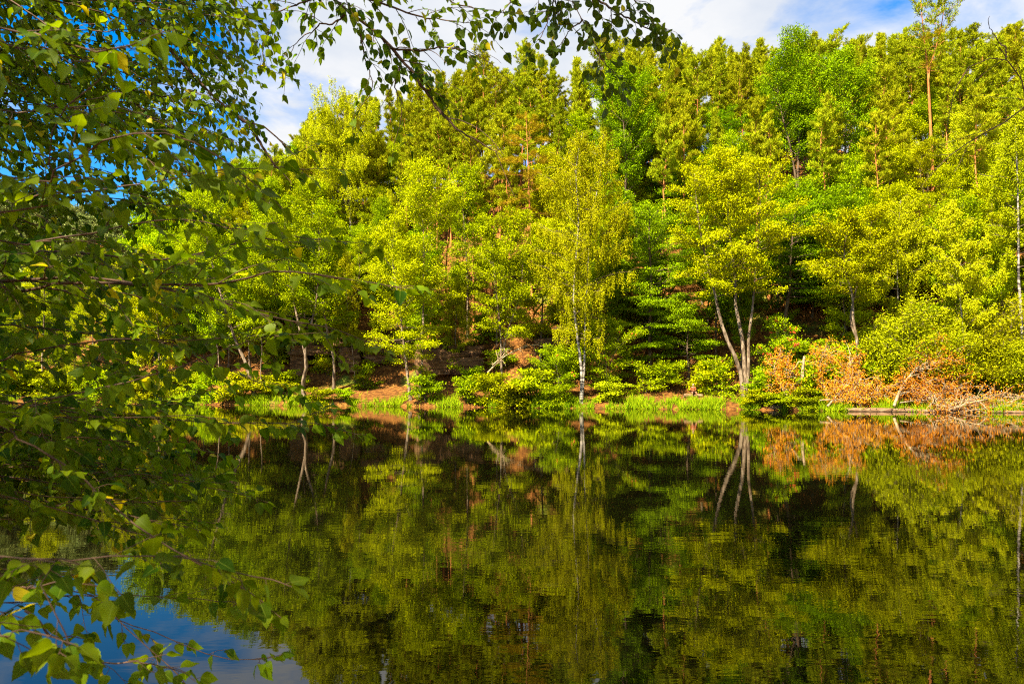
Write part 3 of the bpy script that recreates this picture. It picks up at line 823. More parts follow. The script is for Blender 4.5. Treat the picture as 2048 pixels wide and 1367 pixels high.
for px, s_, H in ((985, 20, 17),):
    p = at(px, s_); spots.append((p[0], p[1]))
    place('deadpine', 0, p[0], p[1], H, 'smaller pine with rusty dead branches left of the rusty layered pine', rng=R_)
for px, s_, H in ((862, 15, 19), (893, 18, 20), (948, 16, 19), (972, 19, 20), (1018, 17, 20), (1336, 19, 21), (1362, 22, 20), (1512, 20, 21), (1538, 18, 20),
                  (1640, 18, 20), (1662, 21, 20), (1745, 17, 20), (1775, 21, 20), (1960, 20, 20)):
    p = at(px, s_); spots.append((p[0], p[1]))
    place('pine', 3, p[0], p[1], H, 'slim bare-trunked orange pine ' + far_side(px), 'slim pines on the middle slope ' + far_side(px), rng=R_, sxy=0.9)
# understorey bushes along the bank
def bush(kind, var, px, s, H, label, sxy=1.0, rot=None):
    p = at(px, s)
    return place(kind, var, p[0], p[1], H, label, None, rotz=rot, sxy=sxy, rng=R_)
bush('willow', 0, 1815, 5.0, 7.2, 'big yellow-green willow bush behind the dead orange branches', 1.15)
bush('willow', 0, 1965, 6.0, 7.0, 'willow bush below the white birch at the right edge', 1.1)
bush('willow', 1, 1890, 4.0, 5.0, 'olive willow bush between the two larger willow bushes', 1.15)
bush('willow', 1, 2040, 3.5, 4.5, 'willow bush cut off by the right edge of the photo', 1.1)
bush('willow', 1, 1750, 7.5, 5.0, 'green willow bush right of the crooked forked trunk', 1.0)
bush('shrub', 0, 852, 0.9, 2.6, 'round bright green shrub at the foot of the slender alder', 1.0)
bush('shrub', 0, 935, 1.0, 2.4, 'green shrub on the grassy bank below the rock ledges', 1.0)
bush('shrub', 1, 985, 0.8, 2.8, 'yellow-green shrub on the bank under the rounded alder', 1.2)
bush('shrub', 3, 1035, 0.3, 2.2, 'low yellow-green shrub overhanging the water left of the small rowan', 1.3)
bush('shrub', 1, 1070, 1.6, 3.0, 'tall yellow-green shrub behind the low shrub left of the small rowan', 1.1)
bush('shrub', 0, 1105, 0.3, 2.0, 'dark green shrub beside the foot of the weeping birch', 1.2)
bush('shrub', 2, 1440, 4.0, 3.6, 'leafy shrub between the seated person and the three-stemmed alder', 1.0)
bush('shrub', 1, 1418, 5.5, 2.8, 'light green shrub directly right of the seated person', 1.0)
bush('shrub', 0, 1535, 2.0, 2.8, 'shrub at the right foot of the three-stemmed alder', 1.0)
bush('shrub', 2, 1290, 5.0, 2.8, 'shrub on the brown slope left of the low beech', 1.1)
bush('shrub', 0, 1330, 6.0, 2.8, 'dark shrub under the low beech', 1.2)
bush('shrub', 1, 480, 1.0, 3.0, 'yellow-green shrub left of the leaning pale trunk', 1.2)
bush('shrub', 1, 545, 3.5, 2.2, 'shrub in the shade right of the leaning pale trunk', 1.3)
bush('shrub', 2, 420, 1.2, 3.4, 'shrub on the bank behind the birch leaves', 1.2)
bush('shrub', 0, 1640, 3.0, 3.4, 'green shrub growing behind the broken stump', 1.0)
bush('shrub', 2, 1680, 5.0, 4.4, 'tall green shrub left of the crooked forked trunk', 1.0)
bush('shrub', 3, 1600, 1.3, 1.5, 'pale green shrub among the dead branches below the broken stump', 1.2)
bush('shrub', 2, 730, 7.0, 2.8, 'shrub on the brown slope below the low alder sprays', 1.1)
bush('shrub', 0, 580, 5.0, 2.4, 'shrub at the left of the dark cave', 1.2)
bush('shrub', 0, 690, 0.8, 1.3, 'low dark shrub at the waterline in front of the dark cave', 1.4)
bush('shrub', 3, 1215, 1.5, 1.8, 'low shrub on the grassy bank right of the weeping birch', 1.3)
bush('shrub', 3, 640, 0.3, 1.6, 'low shrub at the waterline right of the tree with the bent foot', 1.3)
bush('shrub', 1, 1508, 0.5, 1.3, 'small shrub at the waterline in front of the three-stemmed alder', 1.4)
bush('shrub', 0, 1560, 0.2, 1.4, 'green shrub at the waterline over the end of the short thick log', 1.5)
bush('shrub', 3, 1625, 0.2, 1.1, 'low olive shrub at the waterline between the fallen orange branches', 1.5)
def left_bank_fn(px, s, p):
    place('shrub', R_.randrange(4), p[0], p[1], R_.uniform(2.0, 3.6), 'shrub on the low far bank behind the birch leaves at the left', 'low bank shrubs at the left', rng=R_, sxy=1.2)
scatter(26, (-60, 400), (0.4, 9), 2.2, left_bank_fn)
bush('shrub', 2, 905, 9.5, 3.4, 'shrub growing on top of the sandstone ledges', 1.1)
bush('shrub', 0, 950, 6.5, 2.4, 'shrub in front of the right end of the layered ledges', 1.1)
bush('shrub', 2, 965, 13.5, 3.2, 'leafy shrub on the slope above the layered ledges', 1.3)
def under_fn(px, s, p):
    place('shrub', R_.randrange(4), p[0], p[1], R_.uniform(1.6, 3.4), 'shrub under the trees on the wooded slope ' + far_side(px), 'undergrowth shrubs ' + far_side(px), rng=R_, sxy=1.2)
scatter(80, (250, 2120), (9, 26), 2.6, under_fn)

# ------------------------------------------------------------------ grass along the bank
def grass():
    rg = np.random.default_rng(3)
    N = 40000
    px = rg.uniform(-100, 2080, N); s = np.abs(rg.normal(0, 1.0, N)) * 1.15 - 0.35
    b = (px - CX) / F
    Y = (67 + 1.044 * s) / (1 + 0.3 * b); X = b * Y
    w = 0.5 * np.sin(X * 0.21 + 1.0) + 0.35 * np.sin(X * 0.53) + 0.2 * np.sin(X * 1.31 + 2.0)
    Y = Y - w; X = b * Y
    den = vnoise(X * 0.5, Y * 0.5, 7)
    path = (px > 1400) & (px < 1480) & (s > 1.8)
    den = 0.55 * den + 0.45 * vnoise(X * 1.6, Y * 1.6, 8)
    keep = (den > rg.uniform(0.40, 0.68, N)) & ~path
    X, Y, den = X[keep], Y[keep], den[keep]; N = len(X)
    Z = np.maximum(ground(X, Y), -0.05)
    d = rg.normal(0, 0.38, (N, 3)) + np.array([0, 0, 1.0]); d[:, 2] = np.abs(d[:, 2])
    L = rg.uniform(0.25, 1.0, N) * (0.25 + 1.1 * den)
    nr = rg.normal(0, 0.5, (N, 3)) + np.array([-0.1, -0.8, 0.4])
    m_ = MB()
    leaves(m_, np.stack([X, Y, Z], -1), d, nr, L, 0.06, np.clip(den * 1.1 - 0.1 + rg.normal(0, 0.25, N), 0, 1))
    tag(m_.build('grass', M['grass'], smooth=False), 'bright green grass along the far bank', 'grass', kind='stuff')
grass()

# ------------------------------------------------------------------ rocks
def rock_block(m_, c, size, rg, rot=0.0, strata=5):
    n = 9
    g = np.linspace(-1, 1, n)
    vs, fs, off = [], [], 0
    faces = []
    for ax in range(3):
        for sg in (-1, 1):
            u, v = np.meshgrid(g, g)
            p = np.zeros((n, n, 3)); p[..., ax] = sg; p[..., (ax + 1) % 3] = u; p[..., (ax + 2) % 3] = v
            vs.append(p.reshape(-1, 3))
            i = (np.arange(n - 1)[:, None] * n + np.arange(n - 1)[None, :]).ravel() + off
            q = np.stack([i, i + 1, i + n + 1, i + n], -1)
            faces.append(q if sg > 0 else q[:, ::-1]); off += n * n
    v = np.concatenate(vs)
    rd = np.linalg.norm(v, axis=1, keepdims=True)
    v = v * (0.8 + 0.2 * 1.25 / rd)                     # rounded corners
    k = rg.random(3) * 40
    disp = (vnoise(v[:, 0] * 1.7 + k[0] + v[:, 2], v[:, 1] * 1.7 + k[1] - v[:, 2], 3) - 0.5) * 0.34
    groove = (vnoise(v[:, 2] * strata + k[2], v[:, 0] * 0.6 + k[0], 5) - 0.5) * 0.30
    h = v.copy(); h[:, 2] = 0
    v = v * (1 + disp[:, None]) + norm(h) * groove[:, None]
    v = v * np.array(size) * 0.5
    cr_, sr_ = cos(rot), sin(rot)
    v = np.stack([v[:, 0] * cr_ - v[:, 1] * sr_, v[:, 0] * sr_ + v[:, 1] * cr_, v[:, 2]], -1) + np.array(c)
    m_.add(v, np.concatenate(faces))

def outcrop(px, s, label, blocks, seed):
    base = at(px, s); rg = np.random.default_rng(seed); m_ = MB()
    for (dx, dy, z, sx, sy, sz, rot) in blocks:
        rock_block(m_, (dx, dy, z), (sx, sy, sz), rg, rot)
    o = m_.build('sandstone_rock', M['rock'], loc=base)
    tag(o, label, 'rock')
outcrop(872, 9.0, 'big brown sandstone block with a sloping face between the alders', [(0, 0, 1.5, 4.2, 3.2, 2.9, 0.25), (-0.6, 0.6, 3.3, 3.6, 2.6, 0.8, 0.1)], 1)
outcrop(935, 9.5, 'layered sandstone ledges with a striped lower face', [(0.2, 0.3, 0.9, 3.9, 2.6, 1.9, -0.1), (-1.2, 0.5, 2.1, 2.2, 2.2, 0.6, 0.3), (0.5, 0.8, 2.2, 2.4, 2.0, 0.7, -0.2), (-0.3, 1.2, 2.9, 3.8, 2.0, 0.7, 0.12), (1.9, -0.5, 0.2, 1.1, 0.9, 0.8, 0.5), (-2.0, -0.6, 0.2, 0.9, 0.8, 0.6, 0.9)], 2)
outcrop(640, 9.5, 'dark overhanging sandstone ledge above the cave', [(0, 0.8, 3.0, 7.0, 3.4, 1.1, 0.08), (-2.8, 1.0, 1.3, 2.0, 3.0, 2.6, 0.2), (2.6, 1.2, 1.2, 1.8, 2.6, 2.4, -0.1), (0.5, 1.4, 4.1, 5.6, 2.4, 1.0, 0)], 3)
outcrop(700, 10.0, 'pale weathered sandstone face right of the cave', [(0, 0, 1.5, 2.6, 2.4, 3.0, 0.3), (0.8, -0.6, 0.6, 1.7, 1.3, 1.2, -0.3)], 4)
outcrop(765, 10.5, 'long brown sandstone shelf behind the low alder sprays', [(0, 0, 2.6, 5.4, 2.6, 0.9, 0.0), (0.6, 0.6, 1.3, 5.8, 2.2, 2.0, 0.0)], 5)
outcrop(1108, 11.0, 'dark flat rock ledge left of the birch trunk', [(0, 0, 1.8, 3.6, 2.2, 0.9, -0.15), (0.3, 0.5, 0.8, 3.0, 2.0, 1.4, 0.1)], 6)

# ------------------------------------------------------------------ dead wood at the right of the bank
def fallen(px0, s0, label, stems_px, seed, nleaf=900, R=1.2, Ymul=1.0, nb=26, twig_only=False):
    base = at(px0, s0); Y = base[1]; rg = np.random.default_rng(seed)
    wood, leaf = MB(), MB(); CC = []
    for (pts, r0, r1) in stems_px:
        P = np.array([[(px - CX) / F * (Y + dy) - base[0], dy, zpx(py, Y + dy) - base[2]] for (px, py, dy) in pts])
        sp = spline(P, 14); tube(wood, sp, np.linspace(r0, r1, 14), 7, 0.06, rg)
        for i in range(nb):
            t = 0.15 + 0.85 * rg.random(); k = t * 13; a = min(int(k), 12)
            p0 = sp[a]; d = norm(norm(sp[a + 1] - sp[a]) * 0.6 + rg.normal(0, 0.6, 3) + [0, -0.1, 0.15])
            L = R * rg.uniform(0.4, 1.1)
            pts3 = [p0]
            for q in range(4):
                d = norm(d + rg.normal(0, 0.22, 3) + [0, 0, -0.05]); pts3.append(pts3[-1] + d * L / 4)
            pts3 = np.array(pts3)
            pts3[:, 2] = np.maximum(pts3[:, 2], -base[2] + 0.03)
            tube(wood, pts3, np.linspace(0.035, 0.010, 5), 4, 0, rg, cap=False)
            for q in range(3):
                j = rg.integers(1, 4); e = norm(d + rg.normal(0, 0.8, 3)); l = L * rg.uniform(0.3, 0.6)
                s2 = np.array([pts3[j], pts3[j] + e * l * 0.5, pts3[j] + e * l + [0, 0, -0.05]])
                s2[:, 2] = np.maximum(s2[:, 2], -base[2] + 0.03)
                tube(wood, s2, [0.018, 0.013, 0.008], 3, 0, rg, cap=False)
                CC += [s2[1], s2[2], pts3[-1]]
    t = thing('fallen_tree', label, 'fallen tree', base)
    wood.build('branches', M['dead_wood'], t)
    if nleaf:
        CC = np.array(CC); r = rg.integers(0, len(CC), nleaf)
        pos = CC[r] + rg.normal(0, 0.17, (nleaf, 3)); pos[:, 2] = np.maximum(pos[:, 2], -base[2] + 0.05)
        leaves(leaf, pos, rg.normal(0, 0.6, (nleaf, 3)) + [0, 0, -0.5], rg.normal(0, 0.6, (nleaf, 3)) + [-0.2, -0.6, 0.5],
               rg.uniform(0.10, 0.21, nleaf), rg.uniform(0.06, 0.12, nleaf), np.clip(rg.normal(0.5, 0.28, nleaf), 0, 1), fold=0.2)
        leaf.build('dead_leaves', M['dead_leaf'], t, smooth=False)
    return t
fallen(1575, 1.2, 'fallen branch with orange dead leaves leaning left beside the three-stemmed alder',
       [([(1580, 800, -.3), (1560, 770, 0.2), (1548, 735, 0.4), (1560, 708, .6)], 0.09, 0.03), ([(1585, 800, 0), (1590, 760, .2), (1575, 725, .3)], 0.06, 0.02)], 1, 2300, 1.3, nb=30)
fallen(1650, 1.2, 'dead orange-leaved tree top reaching up left of the crooked forked trunk',
       [([(1660, 805, -.3), (1648, 770, 0.3), (1640, 730, 0.8), (1655, 690, 1.0)], 0.11, 0.03), ([(1655, 790, 0), (1690, 760, .4), (1702, 700, .8)], 0.07, 0.02)], 2, 3200, 1.6, nb=40)
fallen(1740, 0.6, 'fallen branches with orange dead leaves heaped below the crooked forked trunk',
       [([(1655, 812, -.3), (1680, 785, 0), (1700, 765, 0.2)], 0.10, 0.05), ([(1692, 812, -.3), (1705, 785, 0), (1722, 757, .2)], 0.11, 0.06),
        ([(1700, 800, 0), (1760, 780, .3), (1800, 765, .5)], 0.07, 0.03), ([(1640, 800, 0), (1720, 795, -.3), (1790, 790, 0)], 0.06, 0.02)], 3, 3800, 1.4, nb=32)
fallen(1860, 0.6, 'big fallen tree with orange dead leaves slanting up to the right above the log',
       [([(1788, 812, -.2), (1803, 775, 0.1), (1830, 740, 0.4), (1870, 715, 0.6), (1905, 698, .8)], 0.13, 0.03),
        ([(1800, 790, 0), (1850, 770, .3), (1905, 755, .5)], 0.07, 0.02), ([(1840, 740, .3), (1880, 730, .6), (1915, 735, .9)], 0.06, 0.02),
        ([(1800, 805, 0), (1860, 795, 0), (1925, 770, .3)], 0.06, 0.02)], 4, 5600, 1.8, nb=44)
fallen(1975, 0.4, 'heap of bare grey branches at the water at the right edge of the photo',
       [([(1895, 820, -.3), (1940, 805, 0), (1990, 796, .2)], 0.10, 0.05), ([(1930, 822, -.4), (1990, 812, 0), (2060, 790, .4)], 0.07, 0.03),
        ([(1980, 828, -.4), (2030, 815, 0), (2090, 770, .5)], 0.08, 0.03), ([(1880, 815, 0), (1960, 795, .2), (2060, 793, .6)], 0.06, 0.02),
        ([(1870, 790, .2), (1868, 808, 0), (1900, 822, -.4)], 0.06, 0.03)], 5, 1300, 1.3, nb=30)
fallen(1030, 3.0, 'bare grey fallen branch lying on the brown slope under the rounded alder',
       [([(975, 745, 0), (1010, 712, .3), (1060, 690, .6), (1100, 695, .8)], 0.09, 0.03), ([(985, 730, 0), (1010, 705, .3), (1000, 690, .5)], 0.06, 0.02)], 6, 0, 1.1, nb=14)
def log(px0, px1, py0, py1, s, r0, r1, label, seed):
    rg = np.random.default_rng(seed)
    a, b = at(px0, s), at(px1, s)
    a[2] = r0 * 0.55; b[2] = r1 * 0.55
    m_ = MB(); mid_ = (a + b) / 2 + [0, 0.2, 0.02]
    sp = spline([a, mid_, b], 26) - a
    sp[:, 1] += rg.normal(0, 0.03, 26)
    tube(m_, sp, np.linspace(r0, r1, 26), 10, 0.06, rg)
    for i in range(5):
        k = rg.integers(3, 23); d = norm(rg.normal(0, 0.6, 3) + [0, -0.2, 0.8])
        tube(m_, [sp[k], sp[k] + d * 0.25, sp[k] + d * 0.5], [0.05, 0.04, 0.03], 5, 0, rg)
    tag(m_.build('log', M['log_bark'], loc=a), label, 'log')
log(1690, 1905, 0, 0, -0.15, 0.20, 0.15, 'long dark log lying along the waterline below the orange branches', 1)
log(1850, 2090, 0, 0, -0.75, 0.13, 0.10, 'thinner log half in the water at the lower right of the bank', 2)
log(1545, 1600, 0, 0, 0.45, 0.34, 0.22, 'short thick log pointing at the water beside the fallen orange branch', 3)
# broken stump
base = at(1612, 2.0); rg = np.random.default_rng(9); m_ = MB()
P = np.array([[(px - CX) / F * base[1] - base[0], 0.0, zpx(py, base[1]) - base[2]] for px, py in ((1613, 800), (1608, 770), (1605, 745), (1609, 712))])
tube(m_, spline(P, 12), np.linspace(0.17, 0.11, 12), 9, 0.07, rg)
P2 = np.array([[(px - CX) / F * base[1] - base[0], -0.05, zpx(py, base[1]) - base[2]] for px, py in ((1608, 729), (1598, 722), (1590, 735), (1575, 745))])
tube(m_, spline(P2, 8), np.linspace(0.06, 0.03, 8), 5, 0.05, rg)
tag(m_.build('tree_stump', M['dead_wood'], loc=base), 'pale broken stump with a bent side branch between the orange dead branches', 'stump')

# ------------------------------------------------------------------ person sitting at the foot of the dark beech
def person():
    base = at(1386, 3.4)
    root = thing('person', 'white-haired person in a rust-brown top sitting low on the bank with hands together', 'person', base, radians(180))
    # seat: low log
    def skin(name, verts, edges, radii, mat, parent, sub=2, rootv=0):
        me = bpy.data.meshes.new(name); me.from_pydata(verts, edges, []); me.update()
        o = bpy.data.objects.new(name, me); COL.objects.link(o)
        if parent: o.parent = parent
        md = o.modifiers.new('skin', 'SKIN'); md.use_smooth_shade = True
        if not me.skin_vertices: me.attributes.new  # layer is added with the modifier below
        lay = me.skin_vertices[0] if me.skin_vertices else None
        if lay is None:
            import bmesh
            bm = bmesh.new(); bm.from_mesh(me); bm.verts.layers.skin.verify(); bm.to_mesh(me); bm.free()
            lay = me.skin_vertices[0]
        for i, r in enumerate(radii):
            lay.data[i].radius = (r, r) if not hasattr(r, '__len__') else r
            lay.data[i].use_root = (i == rootv)
        s2 = o.modifiers.new('sub', 'SUBSURF'); s2.levels = sub; s2.render_levels = sub
        me.materials.append(mat)
        return o
    V, E, Rr = [], [], []
    def v(p, r, link=None):
        V.append(p); Rr.append(r)
        if link is not None: E.append((link, len(V) - 1))
        return len(V) - 1
    # figure faces +Y (turned towards the camera by the root), seat height 0.42
    pel = v((0, 0.0, 0.48), (0.16, 0.12))
    wa = v((0, 0.02, 0.66), (0.145, 0.11), pel)
    ch = v((0, 0.07, 0.84), (0.165, 0.12), wa)
    ub = v((0, 0.10, 0.96), (0.12, 0.09), ch)
    nk = v((0, 0.13, 1.05), 0.058, ub)
    sk = v((0, 0.16, 1.13), (0.070, 0.080), nk)
    sk2 = v((0, 0.165, 1.20), (0.076, 0.092), sk)
    cr_ = v((0, 0.15, 1.27), (0.060, 0.070), sk2)
    v((0, 0.262, 1.175), 0.016, sk2)                               # nose
    for sg in (-1, 1):
        v((sg * 0.082, 0.155, 1.18), 0.018, sk2)                   # ears
        sh = v((sg * 0.19, 0.09, 0.95), 0.062, ub)
        el = v((sg * 0.25, 0.13, 0.70), 0.045, sh)
        wr = v((sg * 0.075, 0.36, 0.66), 0.030, el)
        pm = v((sg * 0.040, 0.41, 0.67), (0.034, 0.020), wr)
        for k in range(4):                                          # four fingers, bent and unequal
            oy = 0.016 * (k - 1.5); ln = (0.034, 0.040, 0.038, 0.028)[k]
            a = v((sg * 0.028, 0.440, 0.675 + oy), 0.0095, pm)
            b = v((sg * (0.028 - ln * 0.4), 0.440 + ln * 0.7, 0.672 + oy), 0.0085, a)
            v((sg * (0.028 - ln * 0.95), 0.438 + ln * 0.75, 0.668 + oy), 0.0075, b)
        a = v((sg * 0.030, 0.395, 0.700), 0.011, pm)
        v((sg * 0.012, 0.415, 0.722), 0.0095, a)                   # thumb
        hp = v((sg * 0.10, 0.06, 0.46), 0.095, pel)
        kn = v((sg * 0.19, 0.44, 0.52), 0.064, hp)
        cf = v((sg * 0.19, 0.47, 0.34), 0.056, kn)
        an = v((sg * 0.18, 0.45, 0.09), 0.037, cf)
        v((sg * 0.18, 0.43, 0.05), 0.04, an)
        v((sg * 0.19, 0.58, 0.035), (0.042, 0.030), len(V) - 1)
    body = skin('body', V, E, Rr, M['skin'], root, 2)
    # clothing follows the same joints a little outside them
    def subset(name, pts, edges, rad, mat): return skin(name, pts, edges, rad, mat, root, 2)
    subset('shirt', [(0, 0.0, 0.52), (0, 0.02, 0.66), (0, 0.07, 0.84), (0, 0.10, 0.965), (-0.19, 0.09, 0.95), (-0.245, 0.125, 0.72), (-0.12, 0.30, 0.675),
                     (0.19, 0.09, 0.95), (0.245, 0.125, 0.72), (0.12, 0.30, 0.675)],
           [(0, 1), (1, 2), (2, 3), (3, 4), (4, 5), (5, 6), (3, 7), (7, 8), (8, 9)],
           [(0.175, 0.135), (0.165, 0.13), (0.185, 0.14), (0.135, 0.10), 0.078, 0.062, 0.045, 0.078, 0.062, 0.045], M['shirt'])
    subset('shorts', [(0, 0.0, 0.48), (-0.10, 0.06, 0.465), (-0.175, 0.37, 0.515), (0.10, 0.06, 0.465), (0.175, 0.37, 0.515)],
           [(0, 1), (1, 2), (0, 3), (3, 4)], [(0.17, 0.13), 0.11, 0.086, 0.11, 0.086], M['shorts'])
    subset('hair', [(0, 0.105, 1.16), (0, 0.12, 1.235), (0, 0.165, 1.285), (-0.06, 0.12, 1.18), (0.06, 0.12, 1.18)], [(0, 1), (1, 2), (1, 3), (1, 4)],
           [0.062, (0.082, 0.078), (0.066, 0.060), 0.045, 0.045], M['hair'])
    for sg in (-1, 1):
        m2 = MB(); rgx = np.random.default_rng(1)
        tube(m2, [(sg * 0.032, 0.243, 1.205), (sg * 0.032, 0.252, 1.205)], [0.010, 0.006], 8, 0, rgx)
        m2.build('eye', M['eye'], root)
    # the low log the person sits on
    rgx = np.random.default_rng(2); m2 = MB()
    tube(m2, spline([(-0.9, 0, 0), (0, 0.03, 0.02), (0.9, -0.02, 0.0)], 12), np.linspace(0.20, 0.17, 12), 12, 0.04, rgx)
    lg = m2.build('log', M['log_bark'], loc=base + np.array([0, 0.02, 0.16]))
    tag(lg, 'low mossy log that the seated person sits on', 'log')
person()

# ------------------------------------------------------------------ near trees whose boughs hang into the picture
def leaf_shape(kind, hi=True):
    if kind == 'birch':
        prof = [(0.0, 0.0), (0.17, 0.01), (0.29, 0.07), (0.37, 0.18), (0.385, 0.27), (0.345, 0.34), (0.355, 0.42), (0.28, 0.51), (0.27, 0.59), (0.18, 0.69), (0.16, 0.76), (0.07, 0.87), (0.0, 1.0)]
        if not hi: prof = [(0, 0), (0.27, 0.05), (0.39, 0.24), (0.31, 0.50), (0.13, 0.78), (0, 1.0)]
    else:
        prof = [(0.0, 0.0), (0.14, 0.10), (0.27, 0.24), (0.36, 0.42), (0.41, 0.60), (0.38, 0.76), (0.28, 0.90), (0.12, 0.98), (0.0, 0.95)]
        if not hi: prof = [(0, 0), (0.25, 0.22), (0.41, 0.58), (0.30, 0.88), (0, 0.96)]
    right = np.array(prof); n = len(right)
    mid = np.stack([np.zeros(n), right[:, 1]], -1)
    v, mv, f = [], [], []
    for i in range(n): v.append((0, mid[i, 1], 0)); mv.append(1.0)
    for sg in (1, -1):
        o = len(v)
        for i in range(1, n - 1): v.append((sg * right[i, 0], right[i, 1], 0)); mv.append(0.0)
        idx_ = [0] + list(range(o, o + n - 2)) + [n - 1]
        for i in range(n - 1):
            a, b, c_, d_ = i, i + 1, idx_[i + 1], idx_[i]
            q = [a, d_, c_, b] if sg > 0 else [a, b, c_, d_]
            tri = [q[0], q[1], q[2]], [q[0], q[2], q[3]]
            for t3 in tri:
                if len(set(t3)) == 3: f.append(t3)
    v = np.array(v, float)
    return v, np.array(f), np.array(mv)
SHAPES = {(k, h): leaf_shape(k, h) for k in ('birch', 'alder') for h in (True, False)}

def real_leaves(mb_, kind, hi, pos, d, nr, L, rng, tint):
    v, f, mv = SHAPES[(kind, hi)]
    N = len(pos); d = norm(d); side = norm(np.cross(d, nr)); nr = np.cross(side, d)
    fold = rng.uniform(0.05, 0.5, N); curl = rng.normal(0.12, 0.16, N); wav = rng.uniform(0, 6.28, N)
    x, y = v[:, 0], v[:, 1]
    wd = rng.uniform(0.85, 1.1, N)
    zz_ = fold[:, None] * np.abs(x)[None] - curl[:, None] * (y ** 2)[None] + 0.035 * np.sin(wav[:, None] + y[None] * 9) * (np.abs(x) > 0)[None]
    P = pos[:, None, :] + L[:, None, None] * (side[:, None, :] * (x[None] * wd[:, None])[..., None] + d[:, None, :] * y[None, :, None] + nr[:, None, :] * zz_[..., None])
    F_ = (f[None] + (np.arange(N) * len(v))[:, None, None]).reshape(-1, 3)
    mb_.add(P.reshape(-1, 3), F_, tint=np.repeat(tint, len(v)), mid=np.tile(mv, N))

def grow_bough(path, r0, r1, rng, kind='birch', hi=True, spacing=0.075, tw=(0.18, 0.5), t_start=0.1, leaf=(0.036, 0.056),
               bare=0.0, down=0.25, side_up=-0.1, lsp=0.030, sub=0.55, flat=0.3):
    """twigs, petioles and leaves of one bough; world coordinates"""
    wood, lf = MB(), MB(); tw_ = wood
    n = max(10, int(len(path) * 6)); sp = spline(path, n)
    sp[2:] += np.cumsum(rng.normal(0, 0.0035, (n - 2, 3)), axis=0)
    rad = np.linspace(r0, r1, n)
    tube(wood, sp, rad, 8 if r0 > 0.008 else 6, 0.06, rng)
    seg = np.linalg.norm(np.diff(sp, axis=0), axis=1); cum = np.concatenate([[0], np.cumsum(seg)]); LT = cum[-1]
    pos, dr, nrm, ln = [], [], [], []
    def twig(p0, d, L, r, depth):
        k = 7; pts = [p0]; dd = d.copy()
        for q in range(k - 1):
            dd = norm(dd + rng.normal(0, 0.09, 3) + np.array([0, 0, -down / k]))
            pts.append(pts[-1] + dd * L / (k - 1))
        pts = np.array(pts)
        tube(tw_, pts, np.linspace(r, 0.0007, k), 4, 0, rng, cap=False)
        if rng.random() < bare: return
        m_ = max(2, int(L / lsp)); sgn = 1
        for q in range(m_):
            g = (q + 0.7) / m_; x = g * (k - 1); a = min(int(x), k - 2)
            p = pts[a] + (pts[a + 1] - pts[a]) * (x - a)
            t_ = norm(pts[a + 1] - pts[a])
            sd = norm(np.cross(t_, [0, 0, 1.0])) * sgn; sgn = -sgn
            e = norm(t_ * rng.uniform(0.2, 0.8) + sd * rng.uniform(0.4, 0.9) + rng.normal(0, flat, 3) + np.array([0, 0, -rng.uniform(0.0, 0.8)]))
            pet = rng.uniform(0.008, 0.018)
            tube(tw_, [p, p + e * pet], [0.0007, 0.0006], 3, 0, rng, cap=False)
            pos.append(p + e * pet); dr.append(e + np.array([0, 0, -rng.uniform(0, 0.5)]))
            nrm.append(np.array([0, 0, 1.0]) + rng.normal(0, 0.5, 3)); ln.append(rng.uniform(*leaf) * (0.75 + 0.25 * min(1, L / 0.2)))
        pos.append(pts[-1]); dr.append(dd + np.array([0, 0, -0.3])); nrm.append(np.array([0, 0, 1.0]) + rng.normal(0, 0.5, 3)); ln.append(rng.uniform(*leaf) * 0.8)
        if depth > 0:
            for q in range(max(1, int(L / 0.13))):
                if rng.random() > sub: continue
                g = rng.uniform(0.15, 0.8) * (k - 1); a = int(g)
                t_ = norm(pts[a + 1] - pts[a]); sd = norm(np.cross(t_, [0, 0, 1.0])) * rng.choice([-1, 1])
                twig(pts[a], norm(t_ * 0.7 + sd * 0.7 + rng.normal(0, 0.25, 3)), L * rng.uniform(0.3, 0.55), r * 0.6, depth - 1)
    x = LT * t_start; sgn = 1
    while x < LT:
        t = x / LT; p = np.array([np.interp(x, cum, sp[:, k]) for k in range(3)])
        a = min(int(np.searchsorted(cum, x)), n - 2); d = norm(sp[a + 1] - sp[a])
        sd = norm(np.cross(d, [0, 0, 1.0]))
        phi = rng.normal(0, 0.5) + (0 if sgn > 0 else pi); sgn = -sgn
        upv = np.cross(sd, d)
        q = sd * cos(phi) + upv * sin(phi)
        e = norm(d * rng.uniform(0.5, 1.1) + q * rng.uniform(0.5, 1.0) + np.array([0, 0, side_up]))
        L = rng.uniform(*tw) * (1.1 - 0.55 * t)
        twig(p, e, L, min(0.0028, np.interp(t, [0, 1], [r0, r1]) * 0.6), 1)
        x += spacing * rng.uniform(0.6, 1.5)
    d = norm(sp[-1] - sp[-2]); twig(sp[-1], d, tw[0] * 1.3, max(r1 * 0.8, 0.0015), 1)
    if pos:
        pos, dr, nrm, ln = map(np.array, (pos, dr, nrm, ln))
        real_leaves(lf, kind, hi, pos, dr, nrm, ln, rng, np.clip(rng.normal(0.45, 0.24, len(pos)), 0, 1))
    return wood, lf, len(pos)

